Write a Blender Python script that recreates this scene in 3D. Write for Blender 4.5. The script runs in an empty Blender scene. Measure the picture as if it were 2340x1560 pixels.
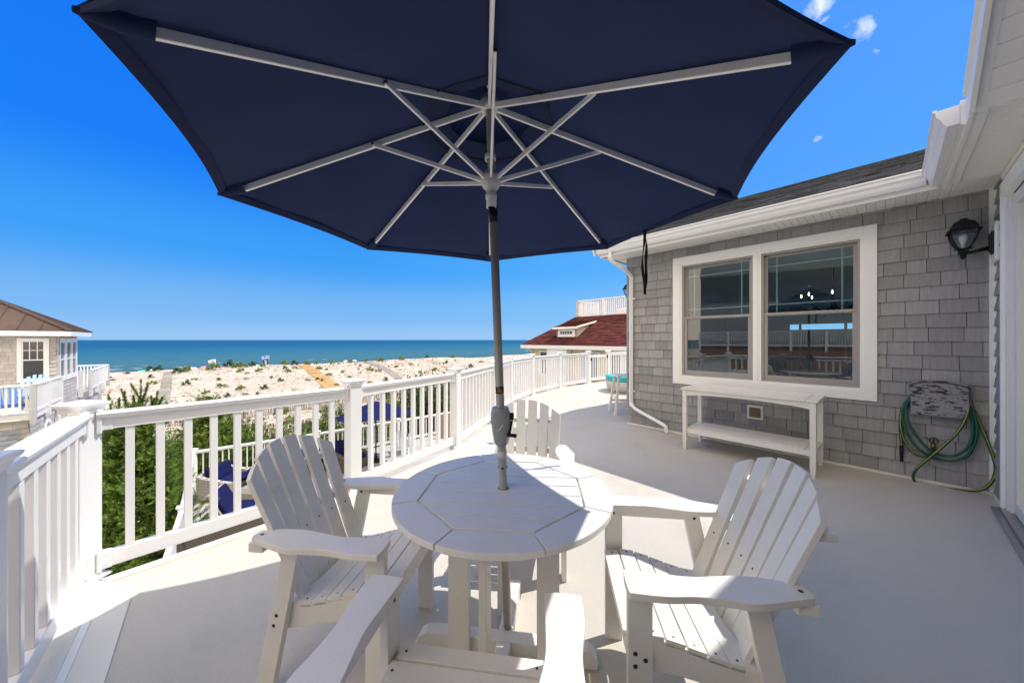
import bpy, bmesh, math, random
from mathutils import Vector, Matrix
from mathutils import noise as mnoise
C = bpy.context.scene.collection
V = Vector
PI = math.pi
# ------------------------------------------------------------------ camera, sky, sun, exposure
FPX, CU, CVH, EYE = 785.0, 1170.0, 776.5, 1.55      # focal length, principal point and horizon of the 2340 px photo
scene = bpy.context.scene
cam = bpy.data.cameras.new('camera'); camo = bpy.data.objects.new('camera', cam); C.objects.link(camo)
camo.location = (0, 0, EYE); camo.rotation_euler = (PI / 2, 0, 0)
cam.sensor_width = 36; cam.lens = 36 * FPX / 2340; cam.shift_y = -(780 - CVH) / 2340
cam.clip_start = 0.03; cam.clip_end = 60000
scene.camera = camo
SUN = V((.554, .181, 1)).normalized()
EL = math.asin(SUN.z); AZ = math.atan2(SUN.x, SUN.y)
sd = bpy.data.lights.new('sun', 'SUN'); sd.energy = 3.7; sd.angle = math.radians(.53); sd.color = (1, .955, .88)
so = bpy.data.objects.new('sun', sd); C.objects.link(so); so.location = (20, 6, 40)
so.rotation_euler = (-SUN).to_track_quat('-Z', 'Y').to_euler()
w = bpy.data.worlds.new('World'); scene.world = w; w.use_nodes = True
nt = w.node_tree; nt.nodes.clear()
N = nt.nodes.new; L = nt.links.new
out = N('ShaderNodeOutputWorld'); bg = N('ShaderNodeBackground'); bg.inputs[1].default_value = .15
sky = N('ShaderNodeTexSky'); sky.sky_type = 'NISHITA'; sky.sun_disc = False
sky.sun_elevation = EL; sky.sun_rotation = AZ; sky.air_density = 1.25; sky.dust_density = .35; sky.ozone_density = 1.6; sky.altitude = 0
hs = N('ShaderNodeHueSaturation'); hs.inputs['Saturation'].default_value = 1.12; hs.inputs['Value'].default_value = 1.0
L(sky.outputs[0], hs.inputs['Color'])
# deep summer blue: the physical sky is weighted towards a measured elevation gradient, unseen zenith brightened as fill
tc0 = N('ShaderNodeTexCoord'); sx0 = N('ShaderNodeSeparateXYZ'); L(tc0.outputs['Generated'], sx0.inputs[0])
rp = N('ShaderNodeValToRGB'); el_ = rp.color_ramp.elements; rp.color_ramp.interpolation = 'EASE'
el_[0].position = 0; el_[0].color = (.29, .54, .90, 1); el_[1].position = 1; el_[1].color = (.55, .72, 1.0, 1)
for ps, cc in ((.07, (.17, .45, .89)), (.20, (.035, .33, .92)), (.38, (.003, .20, .92)), (.62, (.003, .17, .90)), (.8, (.25, .45, .95))): k_ = el_.new(ps); k_.color = (*cc, 1)
L(sx0.outputs[2], rp.inputs[0])
dq = N('ShaderNodeVectorMath'); dq.operation = 'DOT_PRODUCT'; L(tc0.outputs['Generated'], dq.inputs[0]); dq.inputs[1].default_value = (.80, .30, .25)
dr_ = N('ShaderNodeMapRange'); L(dq.outputs['Value'], dr_.inputs[0]); dr_.inputs[1].default_value = .0; dr_.inputs[2].default_value = 1; dr_.inputs[3].default_value = 0; dr_.inputs[4].default_value = .30
lt = N('ShaderNodeMix'); lt.data_type = 'RGBA'; L(dr_.outputs[0], lt.inputs['Factor']); L(rp.outputs[0], lt.inputs[6]); lt.inputs[7].default_value = (.30, .80, 1.15, 1)
# added fill light: bright warm glow over the sky half behind the viewer
back_fill = N('ShaderNodeMapRange'); back_fill.interpolation_type = 'SMOOTHSTEP'; L(sx0.outputs[1], back_fill.inputs[0]); back_fill.inputs[1].default_value = .25; back_fill.inputs[2].default_value = -.6; back_fill.inputs[3].default_value = 0; back_fill.inputs[4].default_value = 1
fill_mix = N('ShaderNodeMix'); fill_mix.data_type = 'RGBA'; L(back_fill.outputs[0], fill_mix.inputs['Factor']); L(lt.outputs[2], fill_mix.inputs[6]); fill_mix.inputs[7].default_value = (2.7, 2.3, 1.75, 1)
sc0 = N('ShaderNodeVectorMath'); sc0.operation = 'SCALE'; L(fill_mix.outputs[2], sc0.inputs[0]); sc0.inputs['Scale'].default_value = 5.3
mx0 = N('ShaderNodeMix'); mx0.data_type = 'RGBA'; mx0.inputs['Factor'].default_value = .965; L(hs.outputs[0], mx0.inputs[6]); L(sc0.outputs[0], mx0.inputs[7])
# thin fair weather wisps of cloud, high in the sky
tc = N('ShaderNodeTexCoord'); nz = N('ShaderNodeTexNoise'); nz.inputs['Scale'].default_value = 34; nz.inputs['Detail'].default_value = 9
nz.inputs['Roughness'].default_value = .62; nz.inputs['Distortion'].default_value = .5
L(tc.outputs['Generated'], nz.inputs['Vector'])
prev = None
def wisp(u, v, sx, amp=1.0):
    global prev
    d = V(((u - CU) / FPX, 1, (CVH - v) / FPX)).normalized()
    s = N('ShaderNodeVectorMath'); s.operation = 'DISTANCE'; L(tc.outputs['Generated'], s.inputs[0]); s.inputs[1].default_value = d
    m = N('ShaderNodeMapRange'); L(s.outputs['Value'], m.inputs[0]); m.inputs[1].default_value = 0; m.inputs[2].default_value = sx
    m.inputs[3].default_value = amp; m.inputs[4].default_value = 0; m.interpolation_type = 'SMOOTHSTEP'
    if prev is None: prev = m.outputs[0]
    else:
        a = N('ShaderNodeMath'); a.operation = 'MAXIMUM'; L(prev, a.inputs[0]); L(m.outputs[0], a.inputs[1]); prev = a.outputs[0]
wisp(1968, 72, .050, .86); wisp(1875, 8, .06, .84); wisp(2004, 116, .022, .7); wisp(1866, 318, .02, .62); wisp(1898, 300, .012, .6); wisp(1888, 38, .018, .7)
sub = N('ShaderNodeMath'); sub.operation = 'MULTIPLY_ADD'; L(prev, sub.inputs[0]); sub.inputs[1].default_value = .62; L(nz.outputs[0], sub.inputs[2])
mr = N('ShaderNodeMapRange'); L(sub.outputs[0], mr.inputs[0]); mr.inputs[1].default_value = .86; mr.inputs[2].default_value = 1.25; mr.inputs[3].default_value = 0; mr.inputs[4].default_value = .95
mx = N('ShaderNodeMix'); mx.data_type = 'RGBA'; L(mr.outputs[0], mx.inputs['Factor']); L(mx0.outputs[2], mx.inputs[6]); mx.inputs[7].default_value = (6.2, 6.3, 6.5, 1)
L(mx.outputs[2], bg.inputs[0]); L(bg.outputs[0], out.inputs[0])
scene.view_settings.view_transform = 'Standard'; scene.view_settings.look = 'None'; scene.view_settings.gamma = 1
scene.view_settings.exposure = 0.37
try: scene.cycles.max_bounces = 10; scene.cycles.diffuse_bounces = 5; scene.cycles.transparent_max_bounces = 16
except Exception: pass

# ------------------------------------------------------------------ helpers
def px(u, v, z=0.0):            # point on the level z seen at photo pixel (u, v)
    Y = FPX * (EYE - z) / (v - CVH); return V(((u - CU) / FPX * Y, Y, z))
def pxy(u, v, Y):
    return V(((u - CU) / FPX * Y, Y, EYE - (v - CVH) / FPX * Y))
def tag(o, label=None, cat=None, group=None, kind=None):
    if label: o['label'] = label
    if cat: o['category'] = cat
    if group: o['group'] = group
    if kind: o['kind'] = kind
    return o
ORG = {}
def thing(name, label, cat, loc=(0, 0, 0), group=None):
    o = bpy.data.objects.new(name, None); C.objects.link(o); o.location = loc; o.empty_display_size = .2
    ORG[o] = V(loc); return tag(o, label, cat, group)
def copy_tree(o, parent=None):
    c = o.copy(); C.objects.link(c)
    if parent is not None: c.parent = parent
    for ch in o.children: copy_tree(ch, c)
    return c
class MB:
    def __init__(s): s.v = []; s.f = []; s.m = []; s.s = []; s.mi = 0; s.sm = False; s.M = None
    def add(s, vs, fs):
        b = len(s.v)
        s.v += [(s.M @ V(p)) if s.M is not None else V(p) for p in vs]
        for f in fs: s.f.append([b + i for i in f]); s.m.append(s.mi); s.s.append(s.sm)
    def box(s, c, d, X=(1, 0, 0), Y=(0, 1, 0), Z=(0, 0, 1)):
        c, X, Y, Z = V(c), V(X), V(Y), V(Z); h = [k / 2 for k in d]
        vs = [c + X * (a * h[0]) + Y * (b * h[1]) + Z * (e * h[2]) for e in (-1, 1) for b in (-1, 1) for a in (-1, 1)]
        s.add(vs, [(0, 2, 3, 1), (4, 5, 7, 6), (0, 1, 5, 4), (2, 6, 7, 3), (0, 4, 6, 2), (1, 3, 7, 5)])
    def beam(s, p, q, wd, h, up=(0, 0, 1), t=None):   # wd across, h along 'up'; t = scale at the end
        p, q = V(p), V(q); a = (q - p); l = a.length; a.normalize(); X = a.cross(V(up)).normalized(); Z = X.cross(a).normalized()
        t = t or 1; vs = []
        for P, k in ((p, 1), (q, t)):
            for x, z in ((-1, -1), (1, -1), (1, 1), (-1, 1)): vs.append(P + X * (x * wd / 2 * k) + Z * (z * h / 2 * k))
        s.add(vs, [(3, 2, 1, 0), (4, 5, 6, 7), (0, 1, 5, 4), (1, 2, 6, 5), (2, 3, 7, 6), (3, 0, 4, 7)])
    def tube(s, pts, r, n=10, cap=True, smooth=True):
        pts = [V(p) for p in pts]; rs = r if isinstance(r, (list, tuple)) else [r] * len(pts); vs = []; fs = []
        pX = None
        for i, p in enumerate(pts):
            d = (pts[min(i + 1, len(pts) - 1)] - pts[max(i - 1, 0)]).normalized()
            if pX is None: X = d.orthogonal().normalized()
            else:
                X = (pX - d * pX.dot(d))
                X = X.normalized() if X.length > 1e-6 else d.orthogonal().normalized()
            pX = X; Y = d.cross(X)
            for k in range(n): a = 2 * PI * k / n; vs.append(p + (X * math.cos(a) + Y * math.sin(a)) * rs[i])
        for i in range(len(pts) - 1):
            for k in range(n): k2 = (k + 1) % n; fs.append((i * n + k, i * n + k2, (i + 1) * n + k2, (i + 1) * n + k))
        o = s.sm; s.sm = smooth; s.add(vs, fs); s.sm = o
        if cap:
            b = len(vs); s.f.append([len(s.v) - b + k for k in range(n)][::-1]); s.m.append(s.mi); s.s.append(False)
            s.f.append([len(s.v) - n + k for k in range(n)]); s.m.append(s.mi); s.s.append(False)
    def lathe(s, prof, c=(0, 0, 0), n=24, axis=(0, 0, 1), smooth=True):   # prof: (radius, height)
        ax = V(axis).normalized(); X = ax.orthogonal().normalized(); Y = ax.cross(X); vs = []; fs = []
        for r, h in prof:
            for k in range(n): a = 2 * PI * k / n; vs.append(V(c) + ax * h + (X * math.cos(a) + Y * math.sin(a)) * max(r, 1e-5))
        for i in range(len(prof) - 1):
            for k in range(n): k2 = (k + 1) % n; fs.append((i * n + k, i * n + k2, (i + 1) * n + k2, (i + 1) * n + k))
        o = s.sm; s.sm = smooth; s.add(vs, fs); s.sm = o
    def prism(s, pts, O, X, Y, Z, h):         # outline pts in the X,Y plane at O, pushed along Z by h
        O, X, Y, Z = V(O), V(X), V(Y), V(Z); n = len(pts)
        if X.cross(Y).dot(Z) * h < 0: pts = pts[::-1]
        ar = sum(pts[i][0] * pts[(i + 1) % n][1] - pts[(i + 1) % n][0] * pts[i][1] for i in range(n))
        lo = [O + X * a + Y * b for a, b in pts]; hi = [p + Z * h for p in lo]
        fs = [tuple(range(n))[::-1], tuple(range(n, 2 * n))] + [(i, (i + 1) % n, n + (i + 1) % n, n + i) for i in range(n)]
        if X.cross(Y).dot(Z) * h * ar < 0: fs = [f[::-1] for f in fs]
        s.add(lo + hi, fs)
    def quad(s, a, b, c, d): s.add([a, b, c, d], [(0, 1, 2, 3)])
    def build(s, name, mats, parent=None, bevel=0, seg=2, fix=False):
        if not isinstance(mats, (list, tuple)): mats = [mats]
        if parent is not None: org = ORG[parent]
        else:
            lo = [min(p[i] for p in s.v) for i in range(3)]; hi = [max(p[i] for p in s.v) for i in range(3)]
            org = V(((lo[0] + hi[0]) / 2, (lo[1] + hi[1]) / 2, lo[2]))
        me = bpy.data.meshes.new(name); me.from_pydata([p - org for p in s.v], [], s.f)
        for m in mats: me.materials.append(m)
        me.polygons.foreach_set('material_index', s.m); me.polygons.foreach_set('use_smooth', s.s)
        me.update()
        if fix:
            bm = bmesh.new(); bm.from_mesh(me); bmesh.ops.recalc_face_normals(bm, faces=bm.faces); bm.to_mesh(me); bm.free()
        o = bpy.data.objects.new(name, me); C.objects.link(o)
        if parent is not None: o.parent = parent
        else: o.location = org
        ORG[o] = org
        if bevel:
            b = o.modifiers.new('bevel', 'BEVEL'); b.width = bevel; b.segments = seg; b.limit_method = 'ANGLE'; b.angle_limit = math.radians(40)
            b.harden_normals = False
        return o

def clip(poly, nx, ny, d):      # keep nx*x+ny*y <= d
    o = []
    for i in range(len(poly)):
        a, b = poly[i], poly[(i + 1) % len(poly)]; da = nx * a[0] + ny * a[1] - d; db = nx * b[0] + ny * b[1] - d
        if da <= 0: o.append(a)
        if da * db < 0: t = da / (da - db); o.append((a[0] + (b[0] - a[0]) * t, a[1] + (b[1] - a[1]) * t))
    return o
def smooth_poly(pts, k=6):
    n = len(pts); o = []
    for i in range(n):
        p0, p1, p2, p3 = (V(pts[(i + j - 1) % n]) for j in range(4))
        for q in range(k):
            t = q / k; r = .5 * ((2 * p1) + (p2 - p0) * t + (2 * p0 - 5 * p1 + 4 * p2 - p3) * t * t + (3 * p1 - p0 - 3 * p2 + p3) * t ** 3); o.append((r[0], r[1]))
    return o
def spline(pts, k=8):
    pts = [V(p) for p in pts]; pts = [pts[0] * 2 - pts[1]] + pts + [pts[-1] * 2 - pts[-2]]; o = []
    for i in range(1, len(pts) - 2):
        p0, p1, p2, p3 = pts[i - 1:i + 3]
        for q in range(k):
            t = q / k; o.append(.5 * ((2 * p1) + (p2 - p0) * t + (2 * p0 - 5 * p1 + 4 * p2 - p3) * t * t + (3 * p1 - p0 - 3 * p2 + p3) * t ** 3))
    o.append(pts[-2]); return o

# ------------------------------------------------------------------ materials
def mat(name, col, rough=.5, spec=.5, metal=0, var=.0, vscale=6, bump=0, bscale=60, stretch=(1, 1, 1), speck=0, island=0, dirt=None, dirt_amt=0, dscale=3, coat=0, sheen=0, spots=0):
    m = bpy.data.materials.new(name); m.use_nodes = True; t = m.node_tree; n = t.nodes; l = t.links; b = n['Principled BSDF']
    b.inputs['Roughness'].default_value = rough; b.inputs['Specular IOR Level'].default_value = spec; b.inputs['Metallic'].default_value = metal
    if coat: b.inputs['Coat Weight'].default_value = coat
    if sheen: b.inputs['Sheen Weight'].default_value = sheen
    tc = n.new('ShaderNodeTexCoord'); mp = n.new('ShaderNodeMapping'); mp.inputs['Scale'].default_value = stretch; l.new(tc.outputs['Object'], mp.inputs[0])
    cur = n.new('ShaderNodeRGB'); cur.outputs[0].default_value = (*col, 1); c = cur.outputs[0]
    def mul(src, lo, hi, fac=1.0, a=0., bb=1.):
        nonlocal c
        r = n.new('ShaderNodeMapRange'); l.new(src, r.inputs[0]); r.inputs[1].default_value = a; r.inputs[2].default_value = bb; r.inputs[3].default_value = lo; r.inputs[4].default_value = hi
        h = n.new('ShaderNodeMix'); h.data_type = 'RGBA'; h.blend_type = 'MULTIPLY'; h.inputs['Factor'].default_value = fac; l.new(c, h.inputs[6]); l.new(r.outputs[0], h.inputs[7]); c = h.outputs[2]
    def noise(sc, det=4, r=.6):
        q = n.new('ShaderNodeTexNoise'); q.inputs['Scale'].default_value = sc; q.inputs['Detail'].default_value = det; q.inputs['Roughness'].default_value = r; l.new(mp.outputs[0], q.inputs['Vector']); return q.outputs[0]
    if var: mul(noise(vscale), 1 - var, 1 + var, a=.25, bb=.75)
    if island:
        g = n.new('ShaderNodeNewGeometry'); mul(g.outputs['Random Per Island'], 1 - island, 1 + island)
    if speck: mul(noise(420, 2), 1 - speck, 1 + speck * .4, a=.35, bb=.6)
    if dirt:
        q = n.new('ShaderNodeMapRange'); l.new(noise(dscale, 8, .7), q.inputs[0]); q.inputs[1].default_value = .52; q.inputs[2].default_value = .72; q.inputs[3].default_value = 0; q.inputs[4].default_value = dirt_amt
        h = n.new('ShaderNodeMix'); h.data_type = 'RGBA'; l.new(q.outputs[0], h.inputs['Factor']); l.new(c, h.inputs[6]); h.inputs[7].default_value = (*dirt, 1); c = h.outputs[2]
    if spots:
        for sc_, lo_, hi_, cc_, am_ in ((75, .70, .74, (.16, .14, .11), spots), (7.5, .66, .80, (.38, .34, .27), spots * .55), (.55, .50, .75, (.40, .375, .33), spots * .5)):
            q = n.new('ShaderNodeMapRange'); l.new(noise(sc_, 2, .5), q.inputs[0]); q.inputs[1].default_value = lo_; q.inputs[2].default_value = hi_; q.inputs[3].default_value = 0; q.inputs[4].default_value = am_
            h = n.new('ShaderNodeMix'); h.data_type = 'RGBA'; l.new(q.outputs[0], h.inputs['Factor']); l.new(c, h.inputs[6]); h.inputs[7].default_value = (*cc_, 1); c = h.outputs[2]
    l.new(c, b.inputs['Base Color'])
    if bump:
        bp = n.new('ShaderNodeBump'); bp.inputs['Strength'].default_value = bump; bp.inputs['Distance'].default_value = .004; l.new(noise(bscale, 5), bp.inputs['Height']); l.new(bp.outputs[0], b.inputs['Normal'])
    return m
M_poly = mat('chair_white_polymer', (.82, .79, .725), .42, .35, var=.03, vscale=5, speck=.06, bump=.12, bscale=260, dirt=(.52, .47, .38), dirt_amt=.22, dscale=4)
M_table = mat('table_white_polymer', (.80, .775, .72), .4, .35, var=.03, vscale=7, speck=.08, bump=.12, bscale=260, dirt=(.5, .46, .4), dirt_amt=.16, dscale=5)
M_screw = mat('rusty_screw', (.06, .045, .03), .5, .5, metal=.6, var=.3, vscale=80)
M_vinyl = mat('white_vinyl', (.80, .80, .80), .3, .5, var=.015, vscale=2, dirt=(.62, .6, .56), dirt_amt=.12, dscale=2.5)
M_trim = mat('white_trim', (.86, .85, .81), .4, .4, var=.02, vscale=3, dirt=(.58, .55, .5), dirt_amt=.15, dscale=2)
M_sash = mat('taupe_sash', (.34, .32, .30), .45, .4, var=.05, vscale=9)
M_deck = mat('deck_coating', (.57, .53, .465), .6, .3, var=.06, vscale=1.3, speck=.09, bump=.6, bscale=120, dirt=(.36, .33, .28), dirt_amt=.32, dscale=1.9, spots=.34)
M_deckt = mat('deck_edge_coating', (.76, .72, .65), .55, .3, var=.03, vscale=3, bump=.3, bscale=140)
M_shake = mat('grey_cedar_shake', (.315, .308, .30), .8, .2, var=.13, vscale=5, stretch=(9, 9, .45), island=.15, bump=.6, bscale=12)
M_tan = mat('tan_shake', (.46, .425, .40), .85, .2, var=.08, vscale=2, island=.12)
M_wallback = mat('wall_backing', (.07, .065, .06), .9, .1, var=.1)
M_roof = mat('charcoal_shingle', (.080, .086, .098), .9, .2, var=.3, vscale=14, island=.55, bump=.5, bscale=200)
M_red = mat('red_shingle', (.095, .026, .022), .9, .15, var=.25, vscale=6, island=.4)
M_copper = mat('aged_copper', (.10, .066, .045), .5, .4, metal=.25, var=.25, vscale=1.2, dirt=(.2, .12, .07), dirt_amt=.4, dscale=1)
M_cream = mat('cream_siding', (.66, .57, .38), .7, .2, var=.05)
M_navy = mat('navy_canvas', (.018, .028, .080), .85, .15, var=.10, vscale=4, bump=.25, bscale=500)
def canvas(m, fac, col):     # thin cloth lets a little sun through
    t = m.node_tree; n = t.nodes; l = t.links; p = n['Principled BSDF']; tr = n.new('ShaderNodeBsdfTranslucent'); tr.inputs[0].default_value = (*col, 1)
    ms = n.new('ShaderNodeMixShader'); ms.inputs[0].default_value = fac; l.new(p.outputs[0], ms.inputs[1]); l.new(tr.outputs[0], ms.inputs[2]); l.new(ms.outputs[0], n['Material Output'].inputs[0])
canvas(M_navy, .03, (.03, .05, .15))
M_cush = mat('navy_cushion', (.011, .014, .072), .85, .1, var=.15, vscale=5)
M_rib = mat('rib_silver', (.90, .885, .85), .32, .5, var=.03)
M_pole = mat('pole_taupe', (.46, .43, .38), .42, .45, metal=.1, var=.05, vscale=9)
M_crank = mat('crank_grey', (.34, .345, .34), .32, .5, var=.04, coat=.2)
M_black = mat('black_plastic', (.010, .010, .011), .38, .25, var=.1)
M_gold = mat('gold_label', (.50, .26, .04), .3, .6, metal=.4, var=.1, vscale=60)
M_brass = mat('old_brass', (.30, .2, .09), .4, .5, metal=.85, var=.3, vscale=40)
M_hose = mat('green_hose', (.004, .085, .045), .33, .5, var=.08)
M_hosey = mat('hose_stripe', (.40, .34, .03), .4, .5)
M_teal = mat('teal_cushion', (.02, .42, .42), .7, .2, var=.06, sheen=.2)
M_blue = mat('blue_chair', (.34, .47, .66), .45, .4, var=.05)
M_plank = mat('lower_deck_board', (.42, .40, .375), .7, .2, var=.06, island=.10)
M_dark = mat('dark_gap', (.02, .02, .02), .9, .1)
M_room = mat('room_wall', (.42, .56, .60), .8, .2, var=.05)
M_roomf = mat('room_floor', (.20, .19, .18), .5, .3, var=.2)
M_alu = mat('aluminium', (.36, .36, .35), .35, .5, metal=.6, var=.05)
M_wood = mat('weathered_slat', (.12, .09, .07), .9, .1, var=.2, vscale=3, island=.3)
M_pathg = mat('grey_boards', (.33, .31, .29), .9, .1, var=.15, island=.2)
M_pathy = mat('new_yellow_boards', (.50, .33, .16), .8, .1, var=.12, island=.12)
M_pink = mat('pink_cloth', (.72, .22, .32), .8); M_green = mat('sea_green_cloth', (.03, .55, .33), .8); M_white = mat('white_cloth', (.75, .74, .78), .8); M_lilac = mat('lilac_cloth', (.40, .36, .62), .8)
M_skin = mat('skin', (.45, .26, .18), .6); M_hair = mat('hair', (.03, .02, .015), .7); M_swim = mat('dark_swimsuit', (.03, .03, .06), .7)
M_frost = mat('clear_lamp_glass', (.75, .76, .76), .15, .5)
M_vent = mat('brown_vent', (.22, .16, .08), .5, .4, var=.15, vscale=30)
M_asph = mat('grey_roofing', (.13, .135, .14), .9, .2, var=.15, island=.25)
M_flagb = mat('flag_blue', (.05, .12, .50), .8); M_flagn = mat('flag_navy', (.02, .03, .14), .8); M_flagl = mat('flag_light_blue', (.25, .45, .85), .8)

def leaf_mat(name, a, b, island=.35, trans=.25):
    m = bpy.data.materials.new(name); m.use_nodes = True; t = m.node_tree; n = t.nodes; l = t.links; p = n['Principled BSDF']
    g = n.new('ShaderNodeNewGeometry'); x = n.new('ShaderNodeMix'); x.data_type = 'RGBA'; l.new(g.outputs['Random Per Island'], x.inputs['Factor'])
    x.inputs[6].default_value = (*a, 1); x.inputs[7].default_value = (*b, 1); l.new(x.outputs[2], p.inputs['Base Color']); p.inputs['Roughness'].default_value = .55; p.inputs['Specular IOR Level'].default_value = .3
    tr = n.new('ShaderNodeBsdfTranslucent'); l.new(x.outputs[2], tr.inputs[0]); ms = n.new('ShaderNodeMixShader'); ms.inputs[0].default_value = trans
    l.new(p.outputs[0], ms.inputs[1]); l.new(tr.outputs[0], ms.inputs[2]); l.new(ms.outputs[0], n['Material Output'].inputs[0]); return m
M_needle = leaf_mat('pine_needles', (.03, .08, .018), (.26, .38, .055))
M_leaf = leaf_mat('shrub_leaves', (.04, .09, .018), (.26, .32, .055))
M_leafd = leaf_mat('dark_shrub_leaves', (.02, .05, .012), (.09, .15, .03))
M_grass = leaf_mat('dune_grass', (.035, .026, .016), (.14, .115, .06))
M_bark = mat('bark', (.09, .065, .05), .9, .1, var=.3, vscale=9)

def glass_mat(name, tint, refl=.09):
    m = bpy.data.materials.new(name); m.use_nodes = True; t = m.node_tree; n = t.nodes; l = t.links; n.remove(n['Principled BSDF'])
    tr = n.new('ShaderNodeBsdfTransparent'); tr.inputs[0].default_value = (*tint, 1); gl = n.new('ShaderNodeBsdfGlossy'); gl.inputs['Roughness'].default_value = .0; gl.inputs[0].default_value = (.95, .97, .98, 1)
    fr = n.new('ShaderNodeFresnel'); fr.inputs[0].default_value = 1.5; a = n.new('ShaderNodeMath'); a.operation = 'MULTIPLY_ADD'; a.inputs[1].default_value = 1.25; a.inputs[2].default_value = refl; a.use_clamp = True; l.new(fr.outputs[0], a.inputs[0])
    ms = n.new('ShaderNodeMixShader'); l.new(a.outputs[0], ms.inputs[0]); l.new(tr.outputs[0], ms.inputs[1]); l.new(gl.outputs[0], ms.inputs[2]); l.new(ms.outputs[0], n['Material Output'].inputs[0]); return m
M_glass = glass_mat('window_glass', (.74, .90, .92), .06)
M_glassd = glass_mat('dark_window_glass', (.35, .4, .4), .12)
M_glassl = glass_mat('lantern_glass', (.85, .86, .86), .05)
def emit_mat(name, col, s):
    m = bpy.data.materials.new(name); m.use_nodes = True; b = m.node_tree.nodes['Principled BSDF']; b.inputs['Emission Color'].default_value = (*col, 1); b.inputs['Emission Strength'].default_value = s; b.inputs['Base Color'].default_value = (*col, 1); return m
M_bulb = emit_mat('lit_bulb', (1, .72, .35), 14)

def wicker_mat(name, a, b):
    m = bpy.data.materials.new(name); m.use_nodes = True; t = m.node_tree; n = t.nodes; l = t.links; p = n['Principled BSDF']; p.inputs['Roughness'].default_value = .7
    tc = n.new('ShaderNodeTexCoord'); br = n.new('ShaderNodeTexBrick'); br.inputs['Scale'].default_value = 6; br.inputs['Color1'].default_value = (*a, 1); br.inputs['Color2'].default_value = (*[k * .8 for k in a], 1); br.inputs['Mortar'].default_value = (*b, 1)
    br.inputs['Mortar Size'].default_value = .03
    sp = n.new('ShaderNodeSeparateXYZ'); l.new(tc.outputs['Object'], sp.inputs[0]); ad = n.new('ShaderNodeMath'); ad.operation = 'ADD'; l.new(sp.outputs[0], ad.inputs[0]); l.new(sp.outputs[1], ad.inputs[1])
    cb = n.new('ShaderNodeCombineXYZ'); l.new(ad.outputs[0], cb.inputs[0]); l.new(sp.outputs[2], cb.inputs[1]); l.new(cb.outputs[0], br.inputs[0]); l.new(br.outputs[0], p.inputs['Base Color']); return m
M_wick = wicker_mat('grey_wicker', (.50, .47, .43), (.15, .13, .11)); M_wickd = wicker_mat('brown_wicker', (.16, .13, .11), (.03, .025, .02))

# peeling painted board for the hose hanger
def peel_mat():
    m = bpy.data.materials.new('peeling_grey_paint'); m.use_nodes = True; t = m.node_tree; n = t.nodes; l = t.links; p = n['Principled BSDF']; p.inputs['Roughness'].default_value = .7
    tc = n.new('ShaderNodeTexCoord'); mp = n.new('ShaderNodeMapping'); mp.inputs['Scale'].default_value = (1, 1, 2.6); l.new(tc.outputs['Object'], mp.inputs[0])
    q = n.new('ShaderNodeTexNoise'); q.inputs['Scale'].default_value = 14; q.inputs['Detail'].default_value = 8; q.inputs['Roughness'].default_value = .68; l.new(mp.outputs[0], q.inputs['Vector'])
    r = n.new('ShaderNodeValToRGB'); r.color_ramp.elements[0].position = .53; r.color_ramp.elements[0].color = (.27, .27, .27, 1); r.color_ramp.elements[1].position = .56; r.color_ramp.elements[1].color = (.05, .035, .03, 1); l.new(q.outputs[0], r.inputs[0])
    l.new(r.outputs[0], p.inputs['Base Color']); b = n.new('ShaderNodeBump'); b.inputs['Strength'].default_value = .6; b.inputs['Distance'].default_value = .003; b.invert = True; l.new(r.outputs[0], b.inputs['Height']); l.new(b.outputs[0], p.inputs['Normal']); return m
M_peel = peel_mat()

def sand_mat():
    m = bpy.data.materials.new('dune_sand'); m.use_nodes = True; t = m.node_tree; n = t.nodes; l = t.links; p = n['Principled BSDF']; p.inputs['Roughness'].default_value = .95; p.inputs['Specular IOR Level'].default_value = .1
    tc = n.new('ShaderNodeTexCoord')
    def nz(s, d=6, r=.6):
        q = n.new('ShaderNodeTexNoise'); q.inputs['Scale'].default_value = s; q.inputs['Detail'].default_value = d; q.inputs['Roughness'].default_value = r; l.new(tc.outputs['Object'], q.inputs['Vector']); return q.outputs[0]
    def rng(src, a, b, lo, hi):
        q = n.new('ShaderNodeMapRange'); l.new(src, q.inputs[0]); q.inputs[1].default_value = a; q.inputs[2].default_value = b; q.inputs[3].default_value = lo; q.inputs[4].default_value = hi; return q.outputs[0]
    def mix(f, a, b):
        q = n.new('ShaderNodeMix'); q.data_type = 'RGBA'; l.new(f, q.inputs['Factor'])
        for k, x in ((6, a), (7, b)):
            if isinstance(x, tuple): q.inputs[k].default_value = (*x, 1)
            else: l.new(x, q.inputs[k])
        return q.outputs[2]
    c = mix(rng(nz(.12), .35, .65, 0, 1), (.53, .465, .405), (.44, .385, .335))
    c = mix(rng(nz(.4, 8, .75), .52, .62, 0, .6), c, (.27, .20, .13))
    c = mix(rng(nz(2.2, 8, .9), .54, .58, 0, .8), c, (.085, .062, .042))
    l.new(c, p.inputs['Base Color']); b = n.new('ShaderNodeBump'); b.inputs['Strength'].default_value = .8; b.inputs['Distance'].default_value = .25; l.new(nz(1.2, 8), b.inputs['Height']); l.new(b.outputs[0], p.inputs['Normal']); return m
M_sand = sand_mat()
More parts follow.
